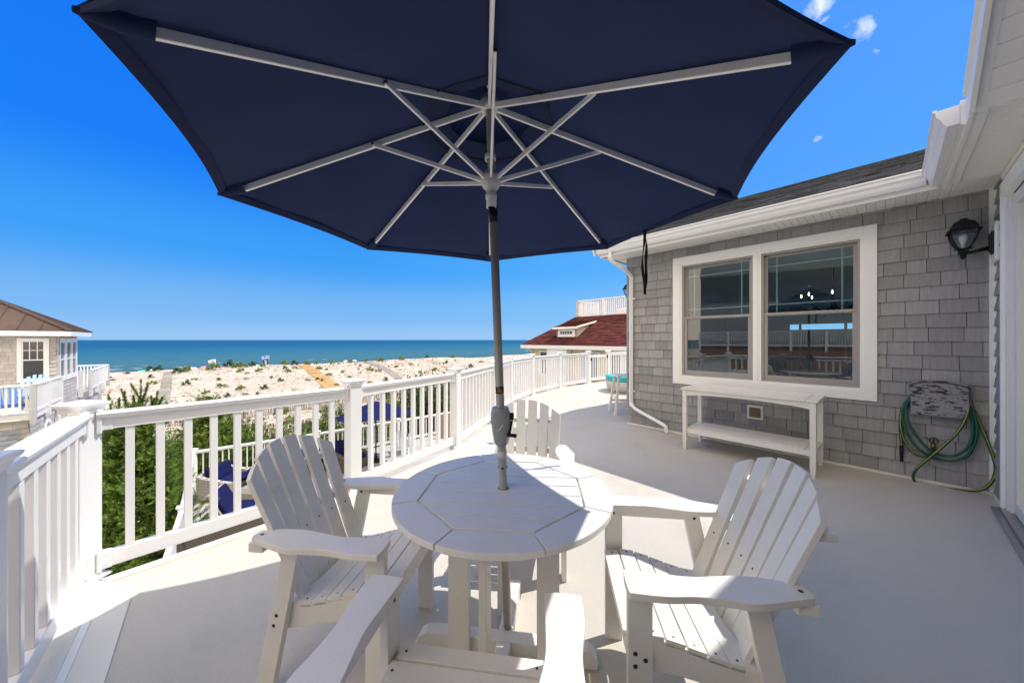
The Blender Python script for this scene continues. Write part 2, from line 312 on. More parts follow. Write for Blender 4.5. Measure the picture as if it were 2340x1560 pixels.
def sea_mat():
    m = bpy.data.materials.new('sea_water'); m.use_nodes = True; t = m.node_tree; n = t.nodes; l = t.links; p = n['Principled BSDF']; p.inputs['Roughness'].default_value = .55; p.inputs['Specular IOR Level'].default_value = .12
    tc = n.new('ShaderNodeTexCoord'); gp0 = n.new('ShaderNodeNewGeometry')
    mp = n.new('ShaderNodeMapping'); mp.vector_type = 'TEXTURE'; mp.inputs['Rotation'].default_value = (0, 0, math.radians(43.8)); mp.inputs['Scale'].default_value = (3.5, 1, 1); l.new(gp0.outputs['Position'], mp.inputs[0])
    gp = n.new('ShaderNodeNewGeometry'); dt = n.new('ShaderNodeVectorMath'); dt.operation = 'DOT_PRODUCT'; l.new(gp.outputs['Position'], dt.inputs[0]); dt.inputs[1].default_value = (-.69, .72, 0)
    r = n.new('ShaderNodeValToRGB'); q = n.new('ShaderNodeMapRange'); l.new(dt.outputs['Value'], q.inputs[0]); q.inputs[1].default_value = 0; q.inputs[2].default_value = 900
    wob = n.new('ShaderNodeTexNoise'); wob.inputs['Scale'].default_value = .02; l.new(gp.outputs['Position'], wob.inputs['Vector'])
    ad = n.new('ShaderNodeMath'); ad.operation = 'MULTIPLY_ADD'; l.new(wob.outputs[0], ad.inputs[0]); ad.inputs[1].default_value = .03; l.new(q.outputs[0], ad.inputs[2])
    l.new(ad.outputs[0], r.inputs[0]); e = r.color_ramp.elements
    e[0].position = .015; e[0].color = (.10, .14, .14, 1); e[1].position = .9; e[1].color = (.004, .066, .145, 1)
    for ps, cc in ((.10, (.05, .085, .10)), (.125, (.07, .12, .135)), (.17, (.032, .085, .115)), (.24, (.035, .11, .14)), (.45, (.015, .095, .16))): k = e.new(ps); k.color = (*cc, 1)
    nz = n.new('ShaderNodeTexNoise'); nz.inputs['Scale'].default_value = .35; nz.inputs['Detail'].default_value = 9; nz.inputs['Roughness'].default_value = .7; l.new(mp.outputs[0], nz.inputs['Vector'])
    mu = n.new('ShaderNodeMix'); mu.data_type = 'RGBA'; mu.blend_type = 'MULTIPLY'; mu.inputs['Factor'].default_value = 1; mr = n.new('ShaderNodeMapRange'); l.new(nz.outputs[0], mr.inputs[0]); mr.inputs[1].default_value = .3; mr.inputs[2].default_value = .7; mr.inputs[3].default_value = .72; mr.inputs[4].default_value = 1.3
    l.new(r.outputs[0], mu.inputs[6]); l.new(mr.outputs[0], mu.inputs[7]); l.new(mu.outputs[2], p.inputs['Base Color'])
    b = n.new('ShaderNodeBump'); b.inputs['Strength'].default_value = .35; b.inputs['Distance'].default_value = .3; l.new(nz.outputs[0], b.inputs['Height']); l.new(b.outputs[0], p.inputs['Normal']); return m
M_sea = sea_mat()
# ------------------------------------------------------------------ setting: sea, dunes, decks
SEA = V((-.69, .72, 0)).normalized(); ALONG = V((.72, .69, 0)).normalized()
def prof(c):
    pts = [(-400, -7.4), (20, -7.3), (36, -7.2), (46, -7.35), (52, -7.1), (70, -6.45), (90, -5.55), (103, -4.98), (107, -5.0), (111, -5.9), (116, -7.6), (130, -8.0), (150, -9.0), (170, -11), (9000, -14)]
    for (a, za), (b, zb) in zip(pts, pts[1:]):
        if c <= b: t = (c - a) / (b - a); return za + (zb - za) * t
    return -14
def ground(x, y):
    c = x * SEA.x + y * SEA.y; l = x * ALONG.x + y * ALONG.y
    z = prof(c)
    k = max(0, min(1, (c - 30) / 25)) * max(0, min(1, (118 - c) / 14))
    n1 = mnoise.noise(V((x * .045, y * .045, 3))); n2 = mnoise.noise(V((x * .17, y * .17, 7))); n3 = mnoise.noise(V((x * .5, y * .5, 1)))
    return z + k * (n1 * .75 + n2 * .33 + n3 * .12) + (1 - k) * n2 * .06
def hit(u, v):
    d = V(((u - CU) / FPX, 1, (CVH - v) / FPX)); Y = 12.0
    while Y < 400:
        z = EYE + d.z * Y
        if z < ground(d.x * Y, Y): return V((d.x * Y, Y, ground(d.x * Y, Y)))
        Y += .25
    return None
def seq(a, b, s0, s1):
    o = [a]
    while o[-1] < b: t = (o[-1] - a) / (b - a); o.append(o[-1] + s0 + (s1 - s0) * t)
    return o
cs = [-400, -300, -200, -120, -70, -40, -20] + seq(-10, 60, 2, 1.2) + seq(61, 118, 1.0, 1.0) + [121, 125, 130, 140, 150, 170, 220]
ls = [-900, -500, -300, -200, -140] + seq(-110, 60, 1.5, 1.1) + seq(62, 260, 1.2, 4) + [300, 400, 600, 900, 1500, 3000]
g = MB(); g.sm = True
g.add([V((SEA.x * c + ALONG.x * l, SEA.y * c + ALONG.y * l, 0)) + V((0, 0, ground(SEA.x * c + ALONG.x * l, SEA.y * c + ALONG.y * l))) for c in cs for l in ls],
      [(i * len(ls) + j, i * len(ls) + j + 1, (i + 1) * len(ls) + j + 1, (i + 1) * len(ls) + j) for i in range(len(cs) - 1) for j in range(len(ls) - 1)])
so_ = g.build('sand', M_sand, fix=False); tag(so_, kind='structure')
s = MB()
def cl(c, l, z=0): return SEA * c + ALONG * l + V((0, 0, z))
s.add([cl(128, -30000, -8.6), cl(128, 40000, -8.6), cl(45000, 40000, -8.6), cl(45000, -30000, -8.6)], [(0, 1, 2, 3)])
tag(s.build('sea', M_sea), kind='structure')
# foam along the breaking wave
M_foam = mat('sea_foam', (.62, .66, .68), .8)
s = MB(); random.seed(5)
for k in range(26):
    l0 = random.uniform(-75, 60); c0 = random.choice((176, 181, 199)) + random.uniform(-2, 2); n = 10; wl = random.uniform(2, 7)
    a = [cl(c0 + mnoise.noise(V((l0 + i * .4, k, 0))) * .7, l0 + wl * i / n, -8.57) for i in range(n + 1)]
    b = [p - SEA * (.6 + .5 * math.sin(PI * i / n) * random.uniform(.6, 1)) * math.sin(PI * (i + .3) / (n + .6)) for i, p in enumerate(a)]
    s.add(a + b, [(i, i + 1, n + 2 + i, n + 1 + i) for i in range(n)])
tag(s.build('surf_foam', M_foam), kind='stuff', label='small white breaking crests on the sea near the shore')

# boardwalk paths over the dune
def path(name, uv, wd, m, label, grp=None):
    P = [hit(*q) for q in uv]; P = [p for p in P if p]; P = spline(P, 10); b = MB(); acc = []
    for i in range(len(P) - 1):
        n = max(1, int((P[i + 1] - P[i]).length / .3))
        for k in range(n): acc.append(P[i].lerp(P[i + 1], k / n))
    for i in range(0, len(acc) - 1):
        p = acc[i]; d = acc[i + 1] - p; d.z = 0; d.normalize(); x = V((d.y, -d.x, 0)); z = max(ground(p.x, p.y), ground(*(p + x * wd / 2).xy), ground(*(p - x * wd / 2).xy)) + .05
        b.box((p.x, p.y, z), (wd, .27, .05), X=x, Y=d)
    o = b.build(name, m); tag(o, label, 'boardwalk', grp); return o
path('boardwalk', [(384, 850), (381, 870), (377, 895), (371, 930), (365, 960)], 1.25, M_pathg, 'weathered grey plank boardwalk running straight over the dune behind the pine tips')
path('boardwalk', [(692, 834), (712, 845), (733, 860), (748, 875), (762, 893), (776, 915)], 2.6, M_pathy, 'bright yellow new plank boardwalk curving down the dune')
path('boardwalk', [(836, 826), (866, 836), (888, 848), (910, 864), (926, 880)], 1.7, M_pathg, 'grey plank boardwalk sloping right over the dune beyond the long railing')
path('boardwalk', [(985, 824), (1005, 834), (1030, 843)], 2.0, mat('sandy_boards', (.46, .38, .31), .9), 'sand covered pale boardwalk farthest right on the dune')

# rail line of the upper deck
RP = [V(p) for p in ((-1.30, -.35, 0), (-1.845, 1.16, 0), (-2.755, 2.20, 0), (-1.62, 3.50, 0), (-.82, 4.98, 0), (-.365, 6.62, 0), (-.05, 8.30, 0), (.56, 9.68, 0), (1.52, 11.05, 0), (2.72, 12.25, 0), (3.62, 12.97, 0), (5.1, 14.1, 0))]
def offset_line(P, d):
    o = []
    for i in range(len(P)):
        a = (P[i] - P[i - 1]).normalized() if i else None; b = (P[i + 1] - P[i]).normalized() if i < len(P) - 1 else None
        t = ((a or b) + (b or a)).normalized(); nrm = V((t.y, -t.x, 0)); k = 1
        if a and b: k = 1 / max(.5, nrm.dot(V((a.y, -a.x, 0))))
        o.append(P[i] + nrm * d * k)
    return o
inner = offset_line(RP, .095)
dk = MB(); top = [(p.x, p.y) for p in inner] + [(9, 17), (14, 11), (9, 5), (4, -1.8), (1.0, -3.2), (-.9, -2.6)]
dk.prism(top, (0, 0, 0), (1, 0, 0), (0, 1, 0), (0, 0, -1), .28); tag(dk.build('deck_floor', M_deck), kind='structure')
# raised lip and lighter membrane strip along the edge
e = MB(); a = offset_line(RP, .092); b = offset_line(RP, .125)
for i in range(len(RP) - 1):
    for (p, q, r, t, z0, z1) in ((a[i], a[i + 1], b[i + 1], b[i], -.28, .022 if i > 1 else .008),):
        vs = [V((k.x, k.y, z0)) for k in (p, q, r, t)] + [V((k.x, k.y, z1)) for k in (p, q, r, t)]
        e.add(vs, [(0, 1, 2, 3), (7, 6, 5, 4), (0, 4, 5, 1), (1, 5, 6, 2), (2, 6, 7, 3), (3, 7, 4, 0)])
tag(e.build('deck_edge_lip', M_vinyl, fix=True), kind='structure')
e = MB()
for i in range(len(RP) - 1):
    wd = .26 if i < 2 else .135
    cc = offset_line(RP, wd); e.add([V((k.x, k.y, .004)) for k in (b[i], cc[i], cc[i + 1], b[i + 1])], [(0, 1, 2, 3)])
o = e.build('deck_edge_strip', M_deckt, fix=True); tag(o, kind='structure')

e = MB(); a3 = offset_line(RP, -.075)
for i in range(2):
    vs = [V((k.x, k.y, z)) for z in (-.26, .012) for k in (a3[i], a3[i + 1], a[i + 1], a[i])]
    e.add(vs, [(0, 1, 2, 3), (7, 6, 5, 4), (0, 4, 5, 1), (1, 5, 6, 2), (2, 6, 7, 3), (3, 7, 4, 0)])
tag(e.build('deck_edge_board', M_deckt, fix=True), kind='structure')
# ------------------------------------------------------------------ railings
def rail_run(root, P, ztop, post_names=True, pitch=.145, post=.12, hi=True, z0=0, skip=(), capped=True, bmax=100, halfh=None):
    up = V((0, 0, 1)); cnt = 0; stuff = MB()
    for i, p in enumerate(P):
        b = MB(); bis = V((0, 0, 0))
        if i: bis += (p - P[i - 1]).normalized()
        if i < len(P) - 1: bis += (P[i + 1] - p).normalized()
        bis.normalize(); X = bis; Y = V((-X.y, X.x, 0)); zc = z0 + ztop + .035
        b.box((p.x, p.y, (z0 - .05 + zc) / 2), (post, post, zc - z0 + .05), X=X, Y=Y)
        pst = b.build('post', M_vinyl, root, bevel=.004 if hi else 0)
        c = MB(); h = post / 2
        def ring(k, z): return [V((p.x, p.y, z)) + X * (x * k) + Y * (y * k) for x, y in ((-1, -1), (1, -1), (1, 1), (-1, 1))]
        lv = [(h + .003, zc - .03), (h + .008, zc - .012), (h + .011, zc), (h + .024, zc + .012), (h + .028, zc + .026), (h + .022, zc + .032), (.004, zc + .052)]
        vs = []; fs = []
        for k, z in lv: vs += ring(k, z)
        for q in range(len(lv) - 1):
            for k in range(4): fs.append((q * 4 + k, q * 4 + (k + 1) % 4, q * 4 + 4 + (k + 1) % 4, q * 4 + 4 + k))
        fs.append((3, 2, 1, 0)); c.add(vs, fs); c.build('post_cap', M_vinyl, pst)
        if hi:
            f = MB(); lv2 = [(h + .032, z0 + .006), (h + .03, z0 + .02), (h + .012, z0 + .03), (h + .002, z0 + .045)]; vs = []; fs = []
            for k, z in lv2: vs += ring(k, z)
            for q in range(3):
                for k in range(4): fs.append((q * 4 + k, q * 4 + (k + 1) % 4, q * 4 + 4 + (k + 1) % 4, q * 4 + 4 + k))
            f.add(vs, fs); f.build('post_flange', M_vinyl, pst)
    for i in range(len(P) - 1):
        if i in skip: continue
        p, q = P[i], P[i + 1]; d = (q - p).normalized(); Y = V((-d.y, d.x, 0)); a = p + d * (post / 2); c = q - d * (post / 2); zt = z0 + ztop; l = (c - a).length
        b = MB()
        prof_ = [(-.028, -.115), (.028, -.115), (.028, -.045), (.05, -.032), (.056, -.012), (.05, -.004), (.03, 0), (-.03, 0), (-.05, -.004), (-.056, -.012), (-.05, -.032), (-.028, -.045)] if hi else [(-.035, -.09), (.035, -.09), (.045, -.03), (.035, 0), (-.035, 0), (-.045, -.03)]
        b.prism(prof_, V((a.x, a.y, zt)), Y, up, d, l); tr = b.build('top_rail', M_vinyl, root)
        if hi:
            for e_, s_ in ((a, 1), (c, -1)):
                k = MB(); k.box(V((e_.x, e_.y, zt - .062)) + d * (s_ * .012), (.024, .086, .155), X=d, Y=Y)
                k.box(V((e_.x, e_.y, zt - .062)) + d * (s_ * .045), (.05, .064, .118), X=d, Y=Y)
                k.build('rail_bracket', M_vinyl, tr, bevel=.004)
        b = MB(); zb = z0 + .055; b.box(V((a.x, a.y, zb + .05)) + d * (l / 2), (l, .055, .10), X=d, Y=Y); br = b.build('bottom_rail', M_vinyl, root, bevel=.004 if hi else 0)
        if hi:
            for e_, s_ in ((a, 1), (c, -1)):
                k = MB(); k.box(V((e_.x, e_.y, zb + .05)) + d * (s_ * .012), (.024, .08, .135), X=d, Y=Y); k.box(V((e_.x, e_.y, zb + .05)) + d * (s_ * .04), (.05, .062, .108), X=d, Y=Y)
                k.build('rail_bracket', M_vinyl, br, bevel=.004)
        n = max(1, int(round(l / pitch)) - 1); z1 = zt - (.115 if hi else .09); z2 = zb + .10
        for j in range(n):
            m = a + d * (l * (j + 1) / (n + 1)); bb = stuff if cnt >= bmax else MB()
            bb.box((m.x, m.y, (z1 + z2) / 2), (.044 if hi else .036, .044 if hi else .036, z1 - z2), X=d, Y=Y)
            if bb is not stuff: bb.build('baluster', M_vinyl, root, bevel=.003 if hi else 0, seg=1)
            cnt += 1
    if stuff.v: tag(stuff.build('balusters', M_vinyl, root), kind='stuff')
r = thing('deck_railing', 'white vinyl railing with capped posts curving round the edge of the upper deck', 'railing', RP[3])
rail_run(r, RP[:], 1.08, skip=(9,), pitch=.15)
# gate between two posts
p, q = RP[9], RP[10]; d = (q - p).normalized(); Y = V((-d.y, d.x, 0))
gt = thing('deck_gate', 'low white baluster gate with black latch and hinges in the far railing', 'gate', (p + q) / 2)
a = p + d * .085; c = q - d * .085; l = (c - a).length
def bx(name, c0, dim, m=M_vinyl, par=None, bev=.003): k = MB(); k.box(c0, dim, X=d, Y=Y); return k.build(name, m, par or gt, bevel=bev)
for zz, nm in ((.965, 'top_rail'), (.14, 'bottom_rail')): bx(nm, V((0, 0, zz)) + (a + c) / 2, (l, .05, .09))
bx('stile', a + d * .03 + V((0, 0, .55)), (.06, .056, .92)); bx('stile', c - d * .03 + V((0, 0, .55)), (.06, .056, .92))
for j in range(6): m_ = a + d * (.06 + (l - .12) * (j + 1) / 7); bx('baluster', m_ + V((0, 0, .55)), (.036, .036, .76))
bx('latch', a - Y * .04 + V((0, 0, .86)), (.09, .03, .10), M_black); bx('hinge', c + d * .01 - Y * .04 + V((0, 0, .93)), (.06, .02, .12), M_black); bx('hinge', c + d * .01 - Y * .04 + V((0, 0, .2)), (.06, .02, .12), M_black)

# ------------------------------------------------------------------ shingled surfaces
def shingles(mb, O, U, Vv, Nn, u0, u1, v0, v1, holes=(), expo=.15, wmin=.14, wmax=.27, thick=.020, ur=None, gap=.005):
    rows = int(math.ceil((v1 - v0) / expo - 1e-6))
    for r_ in range(rows):
        a = v0 + r_ * expo; b = min(v1, a + expo); uu0, uu1 = (u0, u1) if ur is None else ur(a)
        if uu1 - uu0 < .02: continue
        u = uu0 - random.uniform(0, wmax * .6)
        while u < uu1:
            w_ = random.uniform(wmin, wmax); x0, x1 = max(u, uu0), min(u + w_ - gap, uu1); u += w_
            if x1 - x0 < .01: continue
            rects = [(x0, x1, a, b)]
            for (h0, h1, g0, g1) in holes:
                nr = []
                for (p0, p1, q0, q1) in rects:
                    if p1 <= h0 or p0 >= h1 or q1 <= g0 or q0 >= g1: nr.append((p0, p1, q0, q1)); continue
                    if p0 < h0: nr.append((p0, h0, q0, q1))
                    if p1 > h1: nr.append((h1, p1, q0, q1))
                    m0, m1 = max(p0, h0), min(p1, h1)
                    if q0 < g0: nr.append((m0, m1, q0, g0))
                    if q1 > g1: nr.append((m0, m1, g1, q1))
                rects = nr
            jit = random.uniform(-.0015, .0015)
            for (p0, p1, q0, q1) in rects:
                if p1 - p0 < .006 or q1 - q0 < .006: continue
                th = lambda v: (thick + jit) - (thick - .003) * (v - a) / expo
                P = lambda x, y, n_: O + U * x + Vv * y + Nn * n_
                vs = [P(p0, q0, .0), P(p1, q0, .0), P(p1, q0, th(q0)), P(p0, q0, th(q0)), P(p0, q1, .0), P(p1, q1, .0), P(p1, q1, th(q1)), P(p0, q1, th(q1))]
                fs = [(3, 2, 6, 7), (0, 1, 2, 3), (0, 3, 7, 4), (1, 5, 6, 2)]
                if U.cross(Vv).dot(Nn) < 0: fs = [f[::-1] for f in fs]
                mb.add(vs, fs)
def wall_with_holes(mb, O, U, Vv, u0, u1, v0, v1, holes):
    xs = sorted({u0, u1, *[h for k in holes for h in k[:2]]}); ys = sorted({v0, v1, *[h for k in holes for h in k[2:]]})
    for x0, x1 in zip(xs, xs[1:]):
        for y0, y1 in zip(ys, ys[1:]):
            if any(h[0] <= x0 and x1 <= h[1] and h[2] <= y0 and y1 <= h[3] for h in holes): continue
            mb.quad(O + U * x0 + Vv * y0, O + U * x1 + Vv * y0, O + U * x1 + Vv * y1, O + U * x0 + Vv * y1)

# ------------------------------------------------------------------ the house on the right
random.seed(11)
D1 = V((-.6708, .7417, 0)); NW = V((-.7417, -.6708, 0)); C0 = V((4.83, 3.427, 0)); Z = V((0, 0, 1)); T1 = 3.99
def W(t, off=0, z=0): return C0 + D1 * t + NW * off + Z * z       # the window wall
def R(s, off=0, z=0): return C0 + NW * s + D1 * off + Z * z       # the wall with the glass door
def tu(u): k = (u - CU) / FPX; return (C0.x - k * C0.y) / (k * D1.y - D1.x)
SOF = 3.06
H = thing('beach_house', 'grey shingled house with white framed windows, gutters and a dark shingle roof', 'house', (C0.x, C0.y, 0))
wt0, wt1, wz0, wz1 = .812, 3.155, .83, 2.905; tr = .115
wb = MB(); wall_with_holes(wb, C0, D1, Z, 0, T1, -7.4, SOF, [(wt0 + .06, wt1 - .06, wz0 + .06, wz1 - .06)])
E0 = W(T1)
wb.quad(E0 + Z * -7.4, E0 - NW * 6 + Z * -7.4, E0 - NW * 6 + Z * SOF, E0 + Z * SOF)
wb.quad(E0 + Z * SOF, E0 - NW * 6 + Z * SOF, E0 - NW * 3 + Z * 4.4, E0 - NW * .2 + Z * 3.2)
wb.build('wall', M_wallback, H)
sh = MB(); shingles(sh, C0, D1, Z, NW, .045, T1 - .002, .035, SOF, [(wt0 - .001, wt1 + .001, wz0 - .001, wz1 + .001)])
sh.build('shingle_siding', M_shake, H)
# right wing wall
ds0, ds1, dz1 = .45, 3.0, 2.97
def gz(s): return SOF + max(0, min(s - 2.06, 8.06 - s)) * .55
rw = MB(); wall_with_holes(rw, C0, NW, Z, 0, 10, -7.4, SOF, [(ds0 + .08, ds1 - .08, .02, dz1 - .08)])
rw.add([R(2.06, 0, SOF), R(5.06, 0, gz(5.06)), R(8.06, 0, SOF)], [(0, 1, 2)])
rw.build('wall', M_wallback, H)
sh = MB(); shingles(sh, C0, NW, Z, D1, .045, 1.2, .035, SOF, [(ds0 - .001, ds1, -1, dz1 + .001)])
shingles(sh, C0, NW, Z, D1, 3.0, 10, .035, SOF); shingles(sh, C0, NW, Z, D1, 2.1, 8.0, SOF, 4.7, ur=lambda v: (2.06 + (v - SOF) / .55, 8.06 - (v - SOF) / .55))
sh.build('shingle_siding', M_shake, H)
k = MB(); k.box(W(.022, .022, 1.55), (.044, .044, 3.02), X=D1, Y=NW); k.box(W(0.0, .052, 1.55), (.02, .03, 3.02), X=D1, Y=NW)
k.build('corner_board', M_trim, H)
k = MB(); k.box(W(T1 / 2, .011, .016), (T1, .022, .03), X=D1, Y=NW); k.box(R(.24, .011, .016), (.45, .022, .03), X=NW, Y=D1); k.build('base_strip', M_deckt, H)
k = MB(); k.box(W(T1 + .01, -.05, 1.55), (.03, .1, 3.0), X=D1, Y=NW)
k.build('corner_board', M_shake, H)
# soffit, fascia, gutter of the window wall
TL = T1 + .24
def beadboard(mb, O, U, Vv, Nn, lu, lv, pitch=.1, depth=.004, n=None):     # boards run along Vv, grooves every pitch along U
    k_ = 0; u = 0
    while u < lu:
        b_ = min(u + pitch, lu); g_ = .010
        P = lambda x, y, n_: O + U * x + Vv * y + Nn * n_
        mb.quad(P(u, 0, 0), P(b_ - g_, 0, 0), P(b_ - g_, lv, 0), P(u, lv, 0))
        mb.quad(P(b_ - g_, 0, 0), P(b_ - g_ / 2, 0, -depth), P(b_ - g_ / 2, lv, -depth), P(b_ - g_, lv, 0))
        mb.quad(P(b_ - g_ / 2, 0, -depth), P(b_, 0, 0), P(b_, lv, 0), P(b_ - g_ / 2, lv, -depth))
        u = b_
k = MB(); beadboard(k, W(-.0, -.03, SOF), D1, NW, -Z, TL, .53, .075, .010); k.quad(W(T1, 0, SOF - .0), W(TL, 0, SOF), E0 + D1 * .24 - NW * 6 + Z * SOF, E0 - NW * 6 + Z * SOF)
k.build('soffit', M_trim, H)
k = MB(); k.box(W((TL + .40) / 2, .513, SOF + .06), (TL - .40, .025, .17), X=D1, Y=NW); k.box(E0 + D1 * .252 - NW * 2.75 + Z * (SOF + .06), (.025, 6.5, .17), X=D1, Y=NW)
k.build('fascia', M_trim, H)
gp_ = [(0, 0), (.055, 0), (.075, .03), (.085, .06), (.105, .085), (.108, .118), (.122, .125), (.122, .14), (.10, .14), (.10, .128), (0.0, .13)]
k = MB(); k.prism(gp_, W(.47, .526, SOF + .02), NW, Z, D1, TL + .04 - .47); k.build('gutter', M_vinyl, H, fix=True)
# roof above the window wall
PIT = .417; RQ = 2.7
slope = V((-NW.x, -NW.y, PIT)).normalized(); RO = W(.3, .62, SOF + .145); rn = D1.cross(slope); rn = rn if rn.z > 0 else -rn
Lr = (RQ + .62) * math.sqrt(1 + PIT * PIT)
k = MB(); shingles(k, RO, D1, slope, rn, 0, TL - .22, 0, Lr, expo=.13, wmin=.16, wmax=.4, thick=.012)
RO2 = RO + V((0, 0, -.01)); k.add([RO2, RO2 + D1 * (TL - .22), RO2 + D1 * (TL - .22) + slope * Lr, RO2 + slope * Lr], [(0, 1, 2, 3)])
s2 = V((-NW.x, -NW.y, -PIT)).normalized(); top_ = RO2 + slope * Lr; k.add([top_, top_ + D1 * (TL - .22), top_ + D1 * (TL - .22) + s2 * Lr, top_ + s2 * Lr], [(0, 1, 2, 3)])
k.build('roof', M_roof, H)
k = MB(); g0 = RO + D1 * (TL - .21); k.beam(g0 - Z * .06, g0 + slope * Lr - Z * .06, .03, .16, up=rn); k.beam(g0 + slope * Lr - Z * .06, g0 + slope * Lr + s2 * Lr - Z * .06, .03, .16, up=rn)
k.build('rake_board', M_trim, H)
# right wing eave: level soffit, then a gable rake rising towards the viewer
OV = .33
k = MB()
beadboard(k, R(.48, -.05, SOF - .001), NW, D1, -Z, 1.60, OV + .0, .040, .010); k.box(R(1.24, .016, SOF - .035), (1.5, .028, .05), X=NW, Y=D1)
k.build('soffit', M_trim, H)
rk = V((NW.x, NW.y, .55)).normalized(); rkn = D1.cross(rk); rkn = -rkn if rkn.z > 0 else rkn
k = MB(); beadboard(k, R(2.06, -.03, SOF), rk, D1, rkn, 3.0 * math.sqrt(1 + .55 ** 2), OV + .03, .145, .008)
rk2 = V((NW.x, NW.y, -.55)).normalized(); rkn2 = D1.cross(rk2); rkn2 = -rkn2 if rkn2.z > 0 else rkn2
k.quad(R(5.06, 0, gz(5.06)), R(8.06, 0, SOF), R(8.06, OV, SOF), R(5.06, OV, gz(5.06)))
k.build('rake_soffit', M_trim, H)
k = MB()
k.beam(R(.50, OV - .03, SOF + .0), R(2.06, OV - .03, SOF + .0), .06, .03, up=Z)
k.beam(R(2.03, OV - .02, SOF - .002), R(5.06, OV - .02, gz(5.06)), .045, .03, up=Z)
k.build('soffit_trim', M_trim, H)
k = MB(); k.beam(R(.44, OV + .012, SOF + .07), R(2.07, OV + .012, SOF + .07), .024, .19, up=Z)
k.beam(R(2.06, OV + .014, SOF + .07), R(5.07, OV + .014, gz(5.06) + .07), .024, .19, up=Z); k.beam(R(5.05, OV + .014, gz(5.06) + .07), R(8.1, OV + .014, SOF + .07), .024, .19, up=Z)
k.beam(R(2.05, OV + .03, SOF + .15), R(5.07, OV + .03, gz(5.06) + .15), .03, .05, up=Z)
k.build('rake_board', M_trim, H)
k = MB(); k.prism(gp_, R(.50, OV + .05, SOF + .0), D1, Z, NW, 1.46); k.box(R(1.23, OV + .036, SOF + .07), (1.46, .025, .17), X=NW, Y=D1)
k.build('gutter', M_vinyl, H, fix=True)
# roof planes of the right wing
k = MB(); hh = .18
A_ = R(2.0, OV + .0, SOF + hh - .02); B_ = R(5.06, OV + .0, gz(5.06) + hh - .02); A2 = R(2.0, -6, SOF + hh); B2 = R(5.06, -6, gz(5.06) + hh); Cc = R(8.12, OV + .06, SOF + hh); C2 = R(8.12, -6, SOF + hh)
k.add([A_, B_, B2, A2, Cc, C2], [(0, 1, 2, 3), (1, 4, 5, 2)])
k.add([p_ - Z * .03 for p_ in (A_, B_, B2, A2, Cc, C2)], [(3, 2, 1, 0), (2, 5, 4, 1)])
q1 = R(.46, OV + .0, SOF + .14); q2 = R(2.15, OV + .0, SOF + .14); k.add([q1, q2, q2 - D1 * 6, q1 - D1 * 6], [(0, 1, 2, 3)])
q1 = R(.5, .34, SOF + .15); q2 = R(-6, .34, SOF + .15); k.add([q1, q2, q2 - D1 * 6, q1 - D1 * 6], [(0, 1, 2, 3)])
k.build('roof', M_roof, H)

# double window in the window wall
wf = MB()
def wbox(mb, t0, t1, z0, z1, o0, o1): mb.box(W((t0 + t1) / 2, (o0 + o1) / 2, (z0 + z1) / 2), (t1 - t0, o1 - o0, z1 - z0), X=D1, Y=NW)
def wframe(mb, t0, t1, z0, z1, wd, o0, o1, bw=None):
    bw = bw or wd; wbox(mb, t0, t0 + wd, z0, z1, o0, o1); wbox(mb, t1 - wd, t1, z0, z1, o0, o1); wbox(mb, t0 + wd, t1 - wd, z1 - wd, z1, o0, o1); wbox(mb, t0 + wd, t1 - wd, z0, z0 + bw, o0, o1)
wframe(wf, wt0, wt1, wz0, wz1, tr, -.02, .035)
win = wf.build('window', M_trim, H, bevel=.003)
fr = MB(); tm = (wt0 + wt1) / 2
wframe(fr, wt0 + tr, wt1 - tr, wz0 + tr, wz1 - tr, .028, -.05, .026); wbox(fr, tm - .05, tm + .05, wz0 + tr + .028, wz1 - tr - .028, -.05, .024); wbox(fr, tm - .012, tm + .012, wz0 + tr + .03, wz1 - tr - .03, .02, .034)
fr.build('window_frame', M_trim, win, bevel=.002)
sills = []
zmid = 1.905
for (a_, b_) in ((wt0 + tr + .03, tm - .052), (tm + .052, wt1 - tr - .03)):
    k = MB(); z0_, z1_ = wz0 + tr + .03, wz1 - tr - .03
    wframe(k, a_, b_, z0_, z1_, .022, -.06, .008)                       # taupe jamb
    wframe(k, a_ + .022, b_ - .022, z0_ + .022, zmid + .02, .042, -.045, -.012, bw=.06)   # lower sash
    wframe(k, a_ + .022, b_ - .022, zmid - .02, z1_ - .022, .036, -.085, -.052)
    wbox(k, a_ + .02, b_ - .02, zmid - .012, zmid + .022, -.05, .0)
    k.build('sash', M_sash, win, bevel=.002)
    k = MB(); g1, g2 = zmid + .02, z1_ - .05
    for tt in (a_ + .022 + .036 + .10, b_ - .058 - .10): wbox(k, tt - .009, tt + .009, g1, g2, -.078, -.070)
    for zz in (g1 + .12, g2 - .13): wbox(k, a_ + .058, b_ - .058, zz - .009, zz + .009, -.0785, -.0695)
    k.build('muntin', mat('muntin_grey_green', (.20, .26, .26), .5), win)
    k = MB(); k.quad(W(a_ + .05, -.03, z0_ + .06), W(b_ - .05, -.03, z0_ + .06), W(b_ - .05, -.03, zmid), W(a_ + .05, -.03, zmid))
    k.quad(W(a_ + .05, -.068, zmid), W(b_ - .05, -.068, zmid), W(b_ - .05, -.068, z1_ - .04), W(a_ + .05, -.068, z1_ - .04)); k.build('glass', M_glass, win)
